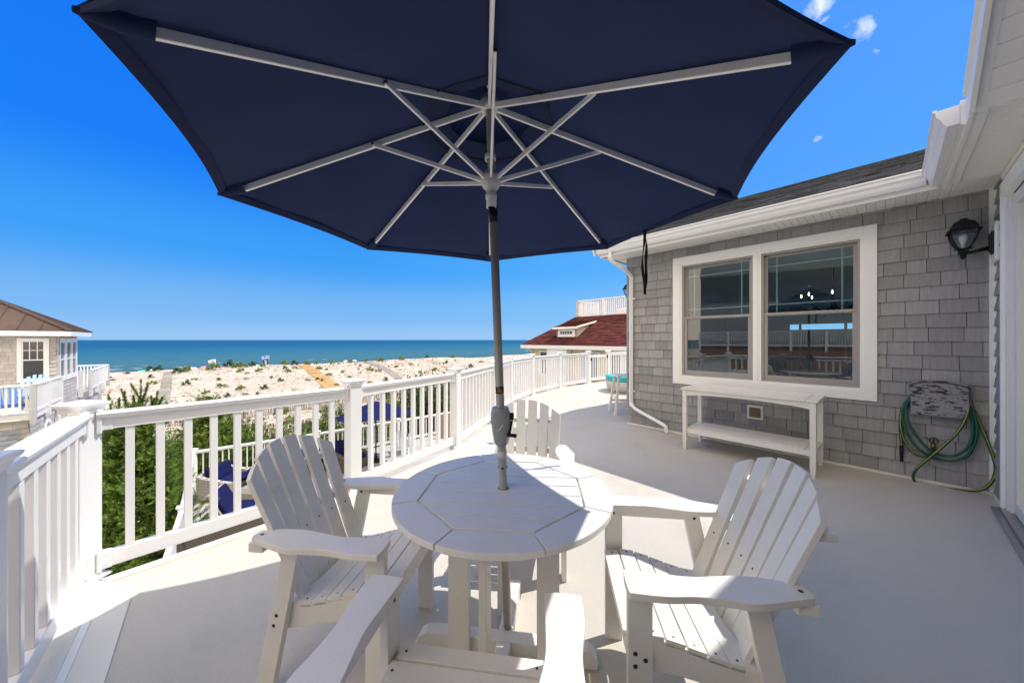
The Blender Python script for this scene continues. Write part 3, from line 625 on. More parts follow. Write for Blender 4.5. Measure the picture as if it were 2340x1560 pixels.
# room behind the window, open to daylight through windows on its far side
k = MB(); t0, t1, dp, z0_, z1_ = .1, T1 - .15, 5.0, .0, 2.75
P = lambda t, o_, z: W(t, -o_, z)
wall_with_holes(k, P(t1, .15, 0), -NW, Z, 0, dp, z0_, z1_, [(.4, 2.4, .6, 2.4)])
wall_with_holes(k, P(t0, dp, 0), D1, Z, 0, t1 - t0, z0_, z1_, [(.5, 1.1, 1.80, 1.93), (1.18, 2.3, 1.80, 1.93)])
k.quad(P(t0, .15, z0_), P(t0, dp, z0_), P(t0, dp, z1_), P(t0, .15, z1_)); k.quad(P(t0, .15, z1_), P(t1, .15, z1_), P(t1, dp, z1_), P(t0, dp, z1_))
k.build('room_wall', M_room, H)
k = MB(); k.quad(P(t0, .15, .0), P(t1, .15, .0), P(t1, dp, .0), P(t0, dp, .0)); k.build('room_floor', M_roomf, H)
k = MB()
for zz in (1.3, 1.65, 2.0):
    k.box(P(t1 - .02, 1.15, zz), (.03, 1.0, .03), X=D1, Y=NW)
for oo in (.65, .95, 1.3, 1.65): k.box(P(t1 - .02, oo, 1.6), (.03, .03, 1.4), X=D1, Y=NW)
for tt in (.6, 1.4, 2.2): k.box(P(tt, dp - .02, 1.45), (.05, .04, 1.1), X=D1, Y=NW)
k.build('room_window_bars', M_trim, H)
# chandelier
cc0 = P(1.33, 1.7, .22); ch = thing('chandelier', 'dark metal chandelier with small glowing bulbs seen through the right hand window', 'chandelier', cc0 + Z * 2.5)
k = MB(); k.tube([cc0 + Z * 2.5, cc0 + Z * 2.1], .008, 6); k.lathe([(.01, 2.15), (.03, 2.08), (.018, 2.0), (.04, 1.9), (.02, 1.8), (.035, 1.75), (.002, 1.7)], cc0, 12)
bl = MB()
for j in range(8):
    a_ = 2 * PI * j / 8; d_ = V((math.cos(a_), math.sin(a_), 0))
    k.tube(spline([cc0 + Z * 1.9, cc0 + d_ * .12 + Z * 1.8, cc0 + d_ * .27 + Z * 1.84, cc0 + d_ * .40 + Z * 1.97], 5), .008, 6)
    k.lathe([(.002, 1.95), (.03, 1.97), (.012, 1.98), (.011, 2.04)], cc0 + d_ * .40, 8); bl.lathe([(.004, 2.04), (.009, 2.06), (.007, 2.08), (.001, 2.10)], cc0 + d_ * .40, 8)
    for q in range(2): k.tube([cc0 + d_ * (.14 + .1 * q) + Z * 1.8, cc0 + d_ * (.17 + .1 * q) + Z * 1.72], [.002, .02], 5)
k.build('chandelier_frame', M_black, ch); bl.build('bulb', M_bulb, ch)

# glass door in the right wing
dr = MB()
def rbox(mb, s0, s1, z0, z1, o0, o1): mb.box(R((s0 + s1) / 2, (o0 + o1) / 2, (z0 + z1) / 2), (s1 - s0, o1 - o0, z1 - z0), X=NW, Y=D1)
rbox(dr, ds0, ds0 + .125, .03, dz1, -.02, .035); rbox(dr, ds1 - .125, ds1, .03, dz1, -.02, .035); rbox(dr, ds0 + .125, ds1 - .125, dz1 - .125, dz1, -.02, .035)
rbox(dr, ds0 + .1, ds0 + .125, .05, dz1 - .12, .03, .045); rbox(dr, ds0 + .125, ds1 - .125, dz1 - .15, dz1 - .122, .0, .045)
door = dr.build('door', M_trim, H, bevel=.003)
k = MB(); rbox(k, ds0 + .125, ds0 + .19, .05, dz1 - .15, -.05, .022); rbox(k, ds0 + .19, ds0 + .215, .05, dz1 - .15, -.06, .008); rbox(k, ds0 + .215, ds0 + .30, .06, dz1 - .16, -.09, -.012)
rbox(k, ds1 - .25, ds1 - .125, .05, dz1 - .15, -.09, -.01); rbox(k, ds0 + .30, ds1 - .25, dz1 - .26, dz1 - .16, -.09, -.012); rbox(k, ds0 + .30, ds1 - .25, .06, .16, -.09, -.012)
k.build('door_frame', mat('cream_door_frame', (.72, .70, .66), .4), door, bevel=.003)
k = MB(); k.quad(R(ds0 + .3, -.05, .16), R(ds1 - .25, -.05, .16), R(ds1 - .25, -.05, dz1 - .26), R(ds0 + .3, -.05, dz1 - .26)); k.build('glass', M_glassd, door)
k = MB(); rbox(k, ds0 + .04, ds1 - .04, .006, .028, -.02, .09); rbox(k, ds0 + .1, ds1 - .1, .028, .05, -.08, .05); k.build('door_sill', M_alu, door, bevel=.003)

# downspout
k = MB(); ts = T1 - .10
pts = [W(ts + .12, .56, SOF + .03), W(ts + .12, .56, SOF - .10), W(ts + .03, .30, SOF - .24), W(ts, .07, SOF - .36), W(ts, .062, SOF - .6), W(ts, .062, .52), W(ts - .02, .07, .40), W(ts - .12, .10, .31), W(ts - .62, .16, .14), W(ts - .68, .17, .09), W(ts - .69, .17, .012)]
pr = spline(pts, 6)
k.tube(pr, .036, 4, smooth=False)
for zz in (2.3, .62): k.box(W(ts, .035, zz), (.12, .02, .03), X=D1, Y=NW)
k.build('downspout', M_vinyl, H, bevel=.006)
# ------------------------------------------------------------------ adirondack dining chair (origin on the floor, facing +y)
def make_chair(M, label, group, hi=True):
    r = thing('adirondack_chair', label, 'chair', (0, 0, 0), group); bv = .0035 if hi else 0; MS = [M, M_screw]
    X, Y_ = V((1, 0, 0)), V((0, 1, 0))
    def screw(k, p, n_, rad=.0055, h=.0015):
        k.mi = 1; n_ = V(n_).normalized(); k.lathe([(rad, -.001), (rad, h), (.0004, h)], p, 8, n_, smooth=False); k.mi = 0
    for s in (-1, 1):
        prof_ = [(.372, .30), (.374, .2), (.362, .1), (.366, 0), (.374, -.07), (.352, -.165), (.328, -.25), (.316, -.283), (.272, -.285), (.256, -.265), (.238, -.18), (.234, -.09), (.248, 0), (.262, .09), (.257, .2), (.252, .295), (.262, .32), (.36, .322)]
        pl = smooth_poly([V((a * s, b)) for a, b in prof_], 4); k = MB(); k.prism(pl, (0, 0, .675), X, Y_, Z, .026); screw(k, (s * .292, -.255, .701), Z, .009)
        k.build('armrest', MS, r, bevel=.006 if hi else 0)
        k = MB(); k.box((s * .279, .268, .3375), (.032, .085, .675)); 
        for (yy, zz) in ((.285, .43), (.285, .385), (.25, .41)): screw(k, (s * .295, yy, zz), (s, 0, 0), .009, .002); screw(k, (s * .263, yy, zz), (-s, 0, 0), .007, .002)
        screw(k, (s * .263, .27, .655), (-s, 0, 0), .008, .002); k.build('leg', MS, r, bevel=bv)
        k = MB(); k.prism([(-.075, .675), (-.148, .675), (-.295, 0), (-.212, 0)], (s * .279 - .016, 0, 0), Y_, Z, X, .032)
        for (yy, zz) in ((-.125, .652), (-.185, .355), (-.198, .31)): screw(k, (s * .295, yy, zz), (s, 0, 0), .009, .002); screw(k, (s * .263, yy, zz), (-s, 0, 0), .008, .002)
        k.build('leg', MS, r, bevel=bv)
        k = MB(); k.box((s * .279, .065, .6575), (.026, .32, .035)); k.build('arm_support', M, r, bevel=bv)
        k = MB(); k.prism([(.300, .462), (.20, .462), (.14, .446), (.06, .424), (-.03, .398), (-.14, .38), (-.205, .36), (-.225, .262), (-.18, .27), (.12, .335), (.300, .352)], (s * .246 - .015, 0, 0), Y_, Z, X, .03); k.build('seat_rail', M, r, bevel=bv)
    sl = [(.283, .474, -6), (.211, .474, 4), (.139, .459, 13), (.066, .437, 16), (-.007, .415, 14), (-.080, .399, 6)]
    for i, (y, z, dg) in enumerate(sl):
        a = math.radians(dg); Yd = V((0, math.cos(a), math.sin(a))); Zd = V((0, -math.sin(a), math.cos(a))); k = MB(); w2 = .261 if i else .246
        if i < 5: k.prism([(-w2, -.034), (w2, -.034), (w2, .034), (-w2, .034)], (0, y, z - .024), X, Yd, Zd, .024)
        else:
            arc = [(x / 10 * w2, -.030 - .05 * (x / 10) ** 2) for x in range(-10, 11)]; k.prism(arc + [(w2, .034), (-w2, .034)], (0, y, z - .024), X, Yd, Zd, .024)
        for s in (-1, 1): screw(k, V((s * (w2 - .02), y, z)) + Zd * .0005, Zd, .005)
        k.build('seat_slat', MS, r, bevel=.006 if hi else 0)
    k = MB(); k.box((0, .29, .405), (.462, .022, .1)); k.build('front_apron', M, r, bevel=bv)
    for i in range(6):
        q = i - 2.5; b0 = V((q * .079, -.118 + .006 * q * q, .30)); b1 = V((q * .102, -.430 + .006 * q * q, 1.05)); ax = (b1 - b0).normalized(); yaw = math.radians(-q * 5.2)
        Xd = V((math.cos(yaw), -math.sin(yaw) * 1, 0)); Xd = (Xd - ax * Xd.dot(ax)).normalized(); Nd = Xd.cross(ax).normalized()
        Nd = Nd if Nd.y > 0 else -Nd
        L_ = (b1 - b0).length; w0, w1 = .036, .038; top_ = []
        for t in (-1, -.5, 0, .5, 1):
            xg = q * .102 + t * w1; zt = 1.035 - 1.25 * xg * xg; top_.append((t * w1, (zt - .30) / (1.05 - .30) * L_))
        k = MB(); k.prism([(-w0, 0), (w0, 0)] + top_[::-1], b0 - Nd * .011, Xd, ax, Nd, .022)
        screw(k, b0 + ax * (L_ * .41) + Nd * .0112, Nd, .005); k.build('back_slat', MS, r, bevel=.003 if hi else 0)
    def yb(z, x): t = (z - .3) / .75; q = x / (.079 + .023 * t); return -.118 + .006 * q * q - .312 * t
    for z0_, hw, dp, hh in ((.655, .318, .032, .04), (.87, .262, .035, .03), (.36, .262, .05, .06)):
        arc = [(x / 8 * hw, yb(z0_, max(-.26, min(.26, x / 8 * hw))) - .016) for x in range(-8, 9)]
        k = MB(); k.prism(arc + [(hw, min(arc[-1][1], arc[8][1]) - dp + .015), (-hw, min(arc[-1][1], arc[8][1]) - dp + .015)], (0, 0, z0_ - hh / 2), X, Y_, Z, hh); k.build('back_rail', M, r, bevel=bv)
    return r
def place(o, x, y, face, z=0): o.location = (x, y, z); o.rotation_euler = (0, 0, math.atan2(face[1], face[0]) - PI / 2)
ch = make_chair(M_poly, 'white adirondack dining chair right of the table, partly in sun', None)
def put(o, front_mid, face): f = V(face).normalized(); p = V(front_mid) - f * .32; place(o, p.x, p.y, f)
put(ch, (.443, 1.524), (-.992, .125))
c2 = copy_tree(ch); c2['label'] = 'white adirondack dining chair left of the table, fully in the shade of the umbrella'; put(c2, (-.485, 1.72), (.99, -.125))
c3 = copy_tree(ch); c3['label'] = 'white adirondack dining chair on the far side of the table, beyond the umbrella pole'; put(c3, (.055, 2.215), (-.10, -.99))
c4 = copy_tree(ch); c4['label'] = 'nearest white adirondack dining chair, only its armrests and front seat slats in view'; put(c4, (-.137, 1.195), (.14, .99))
# ------------------------------------------------------------------ table
TC = V((-.044, 1.737, 0)); TZ = .80; TR = .534
tb = thing('dining_table', 'round white slatted polymer dining table with the umbrella pole through its middle', 'table', TC)
def ang(a, r): return (r * math.cos(math.radians(a)), r * math.sin(math.radians(a)))
A0 = 18.0
for k_ in range(8):
    a0 = A0 + 45 * k_; ri = .416; gap = .003; n = 10; p = []
    oa = [a0 + .35 + (45 - .7) * j / n for j in range(n + 1)]; out_ = [ang(a, TR) for a in oa]; i0 = ang(a0 + .45, ri + .004); i1 = ang(a0 + 44.55, ri + .004)
    b = MB(); b.prism([i0] + out_ + [i1], TC + Z * (TZ - .026), (1, 0, 0), (0, 1, 0), Z, .026); b.build('rim_segment', M_table, tb, bevel=.0025)
sa = -4.5; sx = V((*ang(sa, 1), 0)); sy = V((*ang(sa + 90, 1), 0)); ap = .416 * math.cos(math.radians(22.5)) - .004; wd = 2 * ap / 7
for i in range(7):
    y0 = -ap + wd * i + .0040; y1 = -ap + wd * (i + 1) - .0040; poly = [(-.6, y0), (.6, y0), (.6, y1), (-.6, y1)]
    for k_ in range(8): a_ = A0 + 22.5 + 45 * k_ - sa; poly = clip(poly, math.cos(math.radians(a_)), math.sin(math.radians(a_)), ap)
    b = MB(); b.prism(poly, TC + Z * (TZ - .026), sx, sy, Z, .0255); b.build('table_slat', M_table, tb, bevel=.0014, seg=1)
b = MB(); b.lathe([(.034, -.004), (.034, .0015), (.031, .003), (.027, .0015)], TC + Z * TZ, 32); b.build('umbrella_ring', M_table, tb)
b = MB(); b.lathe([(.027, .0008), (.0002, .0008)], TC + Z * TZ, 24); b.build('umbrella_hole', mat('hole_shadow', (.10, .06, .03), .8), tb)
fx = V((.991, -.134, 0)).normalized(); fy = V((.134, .991, 0)).normalized()
FC = V((-.036, 1.70, 0))
for d_, s_ in ((fx, 1), (fy, 0)):
    pr_ = [(-.445, .0), (.445, .0), (.45, .03), (.435, .062), (.40, .084), (.35, .09), (-.35, .09), (-.40, .084), (-.435, .062), (-.45, .03)]
    if s_: segs = [pr_]
    else: segs = [clip(pr_, -1, 0, -.035), clip(pr_, 1, 0, -.035)]
    for sg in segs:
        b = MB(); nn = V((-d_.y, d_.x, 0)); b.prism(sg, FC - nn * .034 + Z * .001, d_, Z, nn, .068); b.build('foot', M_table, tb, bevel=.006)
    b = MB(); b.box(FC + Z * .74, (.86, .036, .066) if s_ else (.86, .036, .05), X=d_, Y=V((-d_.y, d_.x, 0))); b.build('top_brace', M_table, tb, bevel=.003)
for d_, q, ww in ((fx, -.215, .105), (fx, .215, .105), (fy, -.215, .105), (fy, .235, .105)):
    b = MB(); nn = V((-d_.y, d_.x, 0)); off_ = .053 if d_ is fx else .053
    b.box(FC + d_ * q - nn * off_ * (1 if d_ is fx else -1) + Z * .405, (ww, .034, .74), X=d_, Y=nn)
    b.build('leg', M_table, tb, bevel=.004)
# ------------------------------------------------------------------ umbrella
UT = V((-.1122, 1.692, 2.713)); UN = V((-.0218, .0199, .9996)).normalized(); UR = 1.262; UD = .459; ROT = .0685
e1 = (V((1, 0, 0)) - UN * UN.x).normalized(); e2 = UN.cross(e1)
def up_(a, r, d): return UT - UN * d + (e1 * math.cos(a) + e2 * math.sin(a)) * r
um = thing('patio_umbrella', 'large navy octagonal patio umbrella with white ribs on a leaning taupe pole', 'umbrella', (-.022, 1.80, .09))
base = V((-.022, 1.752, .085)); tp = V((-.044, 1.737, .80)); pdn = (UT - tp).normalized()
def pol(z): 
    if z < .8: return base.lerp(tp, (z - base.z) / (tp.z - base.z))
    return tp + (UT - tp) * ((z - tp.z) / (UT.z - tp.z))
k = MB(); k.tube([pol(.085), pol(.8), pol(2.13)], .0208, 24); k.build('pole', M_pole, um)
k = MB(); k.tube([pol(2.16), pol(2.74)], .0185, 20); k.build('upper_pole', M_pole, um)
k = MB(); k.tube([pol(2.13), pol(2.215)], .0218, 20); k.build('tilt_joint', M_black, um)
k = MB(); k.tube([pol(.955), pol(.995)], .0235, 24); k.build('collar', mat('collar_white', (.66, .64, .62), .4), um)
k = MB(); k.tube([pol(1.283), pol(1.318)], .0213, 24); lb = k.build('label_band', M_black, um)
k = MB()
n_ = 8
for i in range(n_):
    a0, a1 = -PI / 2 - .55 + 1.0 * i / n_, -PI / 2 - .55 + 1.0 * (i + 1) / n_
    P = lambda a, z: pol(z) + V((math.cos(a), math.sin(a), 0)) * .0218
    k.quad(P(a0, 1.290), P(a1, 1.290), P(a1, 1.311), P(a0, 1.311))
k.build('gold_label', M_gold, lb)
k = MB(); random.seed(2)
for (a, z, w_, h_) in [(-PI / 2 - .46, 1.301, .10, .010), (-PI / 2 - .24, 1.305, .3, .003), (-PI / 2 - .2, 1.299, .34, .003), (-PI / 2 + .1, 1.305, .3, .003), (-PI / 2 + .12, 1.299, .26, .003)]:
    P = lambda a, z: pol(z) + V((math.cos(a), math.sin(a), 0)) * .0222
    k.quad(P(a - w_ / 2, z - h_ / 2), P(a + w_ / 2, z - h_ / 2), P(a + w_ / 2, z + h_ / 2), P(a - w_ / 2, z + h_ / 2))
k.build('label_print', M_black, lb)
# crank housing
k = MB(); ph = pol(1.12); k.sm = True; lv = [(.024, .033, 1.022, 0), (.036, .042, 1.035, 0), (.044, .046, 1.08, .003), (.050, .05, 1.14, .006), (.050, .05, 1.18, .004), (.043, .046, 1.205, 0), (.040, .042, 1.212, 0)]
vs = []; fs = []
for (rx, ry, z, o_) in lv:
    for j in range(28): a = 2 * PI * j / 28; c_, s_ = math.cos(a), math.sin(a); vs.append(pol(z) + V((rx * abs(c_) ** .8 * (1 if c_ > 0 else -1), ry * abs(s_) ** .8 * (1 if s_ > 0 else -1), (-.03 if z < 1.03 else .012) * c_ * 0)))
for q in range(len(lv) - 1):
    for j in range(28): fs.append((q * 28 + j, q * 28 + (j + 1) % 28, q * 28 + 28 + (j + 1) % 28, q * 28 + 28 + j))
k.add(vs, fs); k.sm = False; k.add([vs[j] for j in range(28)], [tuple(range(28))[::-1]]); k.add([vs[-28 + j] for j in range(28)], [tuple(range(28))]); ck = k.build('crank_housing', M_crank, um)
k = MB(); hp = pol(1.17); k.tube([hp + V((.045, -.01, 0)), hp + V((.064, -.014, 0))], .017, 14); k.beam(hp + V((.062, -.014, .01)), hp + V((.046, -.02, -.085)), .02, .009, up=(1, 0, 0)); k.tube([hp + V((.036, -.035, -.088)), hp + V((.078, -.05, -.088))], [.0085, .0095], 12); k.build('crank_handle', M_black, ck)
k = MB(); k.tube([V((0, 0, z)) + V((pol(1.12 + z).x - 0, pol(1.12 + z).y, 1.12)) + d_ for z, d_ in ((-.04, V((-.030, -.034, 0))), (.0, V((.0, -.053, 0))), (.05, V((.035, -.038, 0))))], .0022, 6); k.build('housing_seam', M_rib, ck)
k = MB(); 
for a in (-PI / 2, 0, PI): k.lathe([(.006, .0), (.006, .003), (.0002, .004)], pol(.91) + V((math.cos(a), math.sin(a), 0)) * .0205, 8, V((math.cos(a), math.sin(a), 0)))
k.build('pole_bolt', M_screw, um)
M_hub = mat('hub_white', (.70, .69, .66), .35, .5)
k = MB(); k.lathe([(.0195, -.02), (.03, -.028), (.045, -.012), (.047, .014), (.044, .03), (.03, .034), (.03, .05), (.0195, .05)], UT - UN * .02, 28, UN); k.build('hub', M_hub, um)
RUN = UT - UN * .382
k = MB(); k.lathe([(.0195, -.135), (.024, -.135), (.0245, -.092), (.028, -.090), (.028, -.070), (.025, -.066), (.026, -.05), (.040, -.035), (.047, -.02), (.050, .006), (.047, .022), (.032, .026), (.03, .04), (.0195, .04)], RUN, 28, UN)
k.lathe([(.0195, .10), (.027, .10), (.027, .125), (.0195, .13)], RUN, 20, UN); k.build('runner', M_hub, um)
k = MB(); k.lathe([(.002, 0), (.02, .0), (.03, .02), (.028, .05), (.012, .065), (.002, .07)], UT + UN * .09, 16, UN); k.build('finial', M_hub, um)
JR = .558; JD = .199
for i in range(8):
    a = PI / 2 + ROT + i * PI / 4; rad = (e1 * math.cos(a) + e2 * math.sin(a)); tang = UN.cross(rad)
    p0 = up_(a, .035, .012); p1 = up_(a, UR * .925, UD * .925 + .002); k = MB(); k.beam(p0 - UN * .014, p1 - UN * .014, .013, .027, up=UN)
    rb = k.build('rib', M_rib, um, bevel=.0015, seg=1)
    k = MB(); q = up_(a, JR, JD + .022) + tang * .0135; rr = RUN + rad * .040 + tang * .0; k.beam(rr, q, .011, .020, up=UN); st = k.build('strut', M_rib, um, bevel=.0015, seg=1)
    k = MB(); k.tube([q - tang * .010, q + tang * .0085], .0055, 8); k.build('pivot_bolt', M_screw, st)
def canopy_mesh(k, r0, r1, d0, d1, sag, edge, nr=14, na=14, lift=0.0):
    k.sm = True
    for i in range(8):
        a = PI / 2 + ROT + i * PI / 4; a2 = a + PI / 4; vs = []
        for x in range(nr + 1):
            t = r0 + (r1 - r0) * x / nr; f = x / nr
            A = up_(a, t, d0 + (d1 - d0) * f); B = up_(a2, t, d0 + (d1 - d0) * f)
            for y in range(na + 1):
                g = y / na; p = A.lerp(B, g); sg = 4 * g * (1 - g)
                cen = UT - UN * (d0 + (d1 - d0) * f)
                wr = 0
                if f > .55:
                    e_ = min(g, 1 - g); wr = math.sin(f * 55 + (g * 9) + i) * .0042 * (f - .55) * 2.2 * math.exp(-e_ * 7) * 3 * min(1, sg * 4)
                wr += mnoise.noise(V((p.x * 3, p.y * 3, i * 2.0))) * .016 * sg + mnoise.noise(V((p.x * 11 + i, p.y * 3, 4.0))) * .003 * sg
                p = p - UN * (sag * sg * math.sin(PI * min(1, f * .9 + .1))) + (cen - p).normalized() * (edge * sg * f * f * f) + UN * (lift + wr)
                vs.append(p)
        fs = [(x * (na + 1) + y, (x + 1) * (na + 1) + y, (x + 1) * (na + 1) + y + 1, x * (na + 1) + y + 1) for x in range(nr) for y in range(na)]
        k.add(vs, fs)
    k.sm = False
k = MB(); canopy_mesh(k, .22, UR, UD * .22 / UR, UD, .012, .032, lift=.004)
cn = k.build('canopy', M_navy, um)
# hem: a doubled band hanging from the edge
k = MB()
for i in range(8):
    a = PI / 2 + ROT + i * PI / 4; A = up_(a, UR, UD); B = up_(a + PI / 4, UR, UD); vs = []; n = 16
    for y in range(n + 1):
        g = y / n; p = A.lerp(B, g); sg = 4 * g * (1 - g); cen = UT - UN * UD; d_ = (cen - p).normalized(); p = p + d_ * (.032 * sg) + UN * .003
        vs += [p, p - UN * .012 + d_ * .003, p + d_ * .035 + UN * (.0135 - .0045 - .001)]
    k.add(vs, [f for y in range(n) for f in ((y * 3, y * 3 + 3, y * 3 + 4, y * 3 + 1), (y * 3 + 1, y * 3 + 4, y * 3 + 5, y * 3 + 2))])
k.build('hem', M_navy, cn)
k = MB(); canopy_mesh(k, .012, .36, -.085, UD * .36 / UR - .032, .0, .0, nr=8, na=8)
k.build('vent', M_navy, cn)
k = MB(); canopy_mesh(k, .315, .328, UD * .315 / UR + .004, UD * .328 / UR + .005, .004, .0, nr=2, na=10); k.build('vent_seam', mat('navy_webbing', (.009, .012, .035), .95), cn)
for i in range(8):
    a = PI / 2 + ROT + i * PI / 4; rad = (e1 * math.cos(a) + e2 * math.sin(a)); tang = UN.cross(rad); k = MB(); k.sm = True; vs = []; fs = []; n = 8
    for (t, w_, h_) in ((.905, .040, .034), (.935, .036, .033), (.965, .030, .026), (.99, .020, .016), (1.003, .010, .008)):
        c_ = up_(a, UR * t, UD * t + .0)
        for j in range(n): b_ = PI + PI * j / (n - 1); vs.append(c_ + tang * (w_ * math.cos(b_)) * .8 + UN * (h_ * math.sin(b_) * .95))
    for q in range(4):
        for j in range(n - 1): fs.append((q * n + j, q * n + j + 1, q * n + n + j + 1, q * n + n + j))
    k.add(vs, fs); k.build('rib_pocket', M_navy, cn)
V6 = up_(PI / 2 + ROT + 6 * PI / 4, UR, UD); V7 = up_(PI / 2 + ROT + 7 * PI / 4, UR, UD)
sp_ = V6.lerp(V7, .575); sp_ = sp_ + ((UT - UN * UD) - sp_).normalized() * .05
k = MB(); hL = sp_.z - (EYE + 104 * sp_.y / FPX)
for s_ in (-1, 1):
    vs = []; n = 16
    for j in range(n + 1):
        f = j / n; zz = sp_.z - f * hL; bow = s_ * .012 * math.sin(PI * f) * (1 if f > .15 else f / .15) + .004 * math.sin(f * 9); tw = .9 * math.sin(f * 7 + s_); c_ = V((sp_.x + bow, sp_.y, zz)); d_ = V((math.cos(tw), math.sin(tw), 0)) * .009
        vs += [c_ - d_, c_ + d_]
    k.add(vs, [(2 * j, 2 * j + 1, 2 * j + 3, 2 * j + 2) for j in range(n)])
k.build('tie_strap', mat('strap_navy', (.012, .014, .03), .85), cn)
# ------------------------------------------------------------------ console table under the window
cs_ = thing('console_table', 'long narrow white console table with a slatted shelf under the double window', 'table', W(1.98, .48))
ca, cb, co0, co1, cz = 1.265, 2.70, .17, .80, .872
def cbx(name, t0, t1, z0, z1, o0, o1, bev=.003, m=M_poly): k = MB(); wbox(k, t0, t1, z0, z1, o0, o1); return k.build(name, m, cs_, bevel=bev)
n = 6; cwd = (co1 - co0 + .03 - .0) / n
cbx('end_board', ca - .02, ca + .09, cz - .022, cz, co0 - .015, co1 + .015); cbx('end_board', cb - .09, cb + .02, cz - .022, cz, co0 - .015, co1 + .015)
for i in range(n): cbx('top_slat', ca + .093, cb - .093, cz - .022, cz, co0 - .015 + cwd * i + .0015, co0 - .015 + cwd * (i + 1) - .0015, .002)
for tt in (ca, cb - .055):
    for oo in (co0, co1 - .055):
        k = MB(); c_ = W(tt + .0275, oo + .0275); k.box(c_ + Z * .485, (.055, .055, .73), X=D1, Y=NW); k.beam(c_ + Z * .12, c_ + Z * .0, .055, .055, up=D1, t=.7); k.build('leg', M_poly, cs_, bevel=.003)
def apron(t0, t1, oo):
    k = MB(); n = 14; pts = [(t0, cz - .023), (t1, cz - .023)] + [(t1 - (t1 - t0) * j / n, cz - .105 + .035 * math.sin(PI * j / n) ** .6) for j in range(n + 1)]
    k.prism(pts, W(0, oo), D1, Z, NW, .02); return k.build('apron', M_poly, cs_)
apron(ca + .055, cb - .055, co1 - .03); apron(ca + .055, cb - .055, co0 + .01)
for tt in (ca + .018, cb - .038): cbx('apron', tt, tt + .02, cz - .1, cz - .023, co0 + .055, co1 - .055)
for oo in (co0 + .015, co1 - .04): cbx('shelf_rail', ca + .055, cb - .055, .235, .295, oo, oo + .025)
for tt in (ca + .005, cb - .045): cbx('shelf_rail', tt + .005, tt + .03, .235, .295, co0 + .055, co1 - .055)
n = 9; sw_ = (co1 - co0 - .10) / n
for i in range(n): cbx('shelf_slat', ca + .10, cb - .10, .285, .303, co0 + .05 + sw_ * i + .0025, co0 + .05 + sw_ * (i + 1) - .0025, .002)
for tt in (ca + .03, cb - .095): cbx('shelf_slat', tt, tt + .065, .285, .304, co0 + .05, co1 - .05, .002)
# ------------------------------------------------------------------ wall fittings
tv = tu(1726); v_ = thing('wall_vent', 'small square brown louvred vent on the shingles behind the console table', 'vent', W(tv, 0, .42))
k = MB(); wframe(k, tv - .095, tv + .095, .42, .615, .03, 0, .022); k.build('frame', M_trim, v_, bevel=.003)
k = MB(); wbox(k, tv - .062, tv + .066, .45, .585, .005, .05)
for j in range(5): wbox(k, tv - .05, tv + .054, .465 + j * .024, .475 + j * .024, .05, .058)
k.build('vent_cover', M_vent, v_, bevel=.008)
h0 = tu(2080); h1 = tu(2211); hh = thing('hose_hanger', 'arched hose hanger with peeling grey paint on the shingle wall', 'hose hanger', W((h0 + h1) / 2, 0, .74))
hw_ = (h0 - h1) / 2; hm = (h0 + h1) / 2
pl = [(hm - hw_, .745), (hm + hw_, .745), (hm + hw_, 1.04)] + [(hm + hw_ * math.cos(a), 1.04 + .06 * math.sin(a)) for a in [PI * j / 10 for j in range(1, 10)]] + [(hm - hw_, 1.04)]
k = MB(); k.prism(pl, W(0, .09), D1, Z, NW, .03); pb = k.build('front_board', M_peel, hh, bevel=.004)
k = MB(); arc = [(hm + (hw_ + .015) * math.cos(PI * j / 14), 1.045 + .062 * math.sin(PI * j / 14)) for j in range(15)]; k.prism(arc + [(a, b + .012) for a, b in arc[::-1]], W(0, .0), D1, Z, NW, .135); k.build('cap_board', M_peel, hh)
k = MB(); arc = [(hm + (hw_ - .01) * math.cos(PI * j / 14), .955 + .035 * math.sin(PI * j / 14)) for j in range(15)]; k.prism(arc + [(a, b + .008) for a, b in arc[::-1]], W(0, .121), D1, Z, NW, .005); k.build('moulding', M_peel, pb)
k = MB()
for j in range(4): a = hm + hw_ * (-.66 + .44 * j); k.prism([(a - .035, .985), (a + .035, .985), (a + .035, 1.03), (a - .035, 1.035)], W(0, .121), D1, Z, NW, .004)
k.build('raised_panel', M_peel, pb, bevel=.002)
k = MB(); wbox(k, hm - hw_ + .05, hm + hw_ - .05, .80, 1.0, 0, .09); k.build('bracket', M_dark, hh)
hs_ = thing('garden_hose', 'green garden hose with a yellow stripe looped over the hanger down to the deck', 'hose', W(hm, .05, .03))
def hp_(u, v, off): t = tu(u); p = W(t, off); 
def wallpt(u, v, off):       # the point on the plane 'off' in front of the window wall seen at (u, v)
    k_ = (u - CU) / FPX; o_ = C0 + NW * off; t = (o_.x - k_ * o_.y) / (k_ * D1.y - D1.x); p = o_ + D1 * t; return V((p.x, p.y, EYE - (v - CVH) / FPX * p.y))
def hose(uvo, name='hose', stripe=True, r_=.0128):
    P = spline([wallpt(*q) for q in uvo], 9); k = MB(); k.tube(P, r_, 10); o = k.build(name, M_hose, hs_)
    if stripe: k = MB(); k.tube([p + NW * (r_ * .62) + Z * (r_ * .55) for p in P], r_ * .42, 6); k.build('hose_stripe', M_hosey, o)
hose([(2215, 925, .10), (2207, 955, .12), (2190, 985, .13), (2160, 1015, .13), (2125, 1045, .13), (2098, 1068, .12), (2087, 1086, .10), (2092, 1101, .08), (2112, 1111, .07), (2160, 1114, .07), (2205, 1119, .07), (2240, 1119, .07), (2264, 1103, .07), (2275, 1075, .07), (2270, 1045, .07), (2255, 1005, .06), (2238, 965, .05), (2222, 930, .05), (2205, 905, .05)])
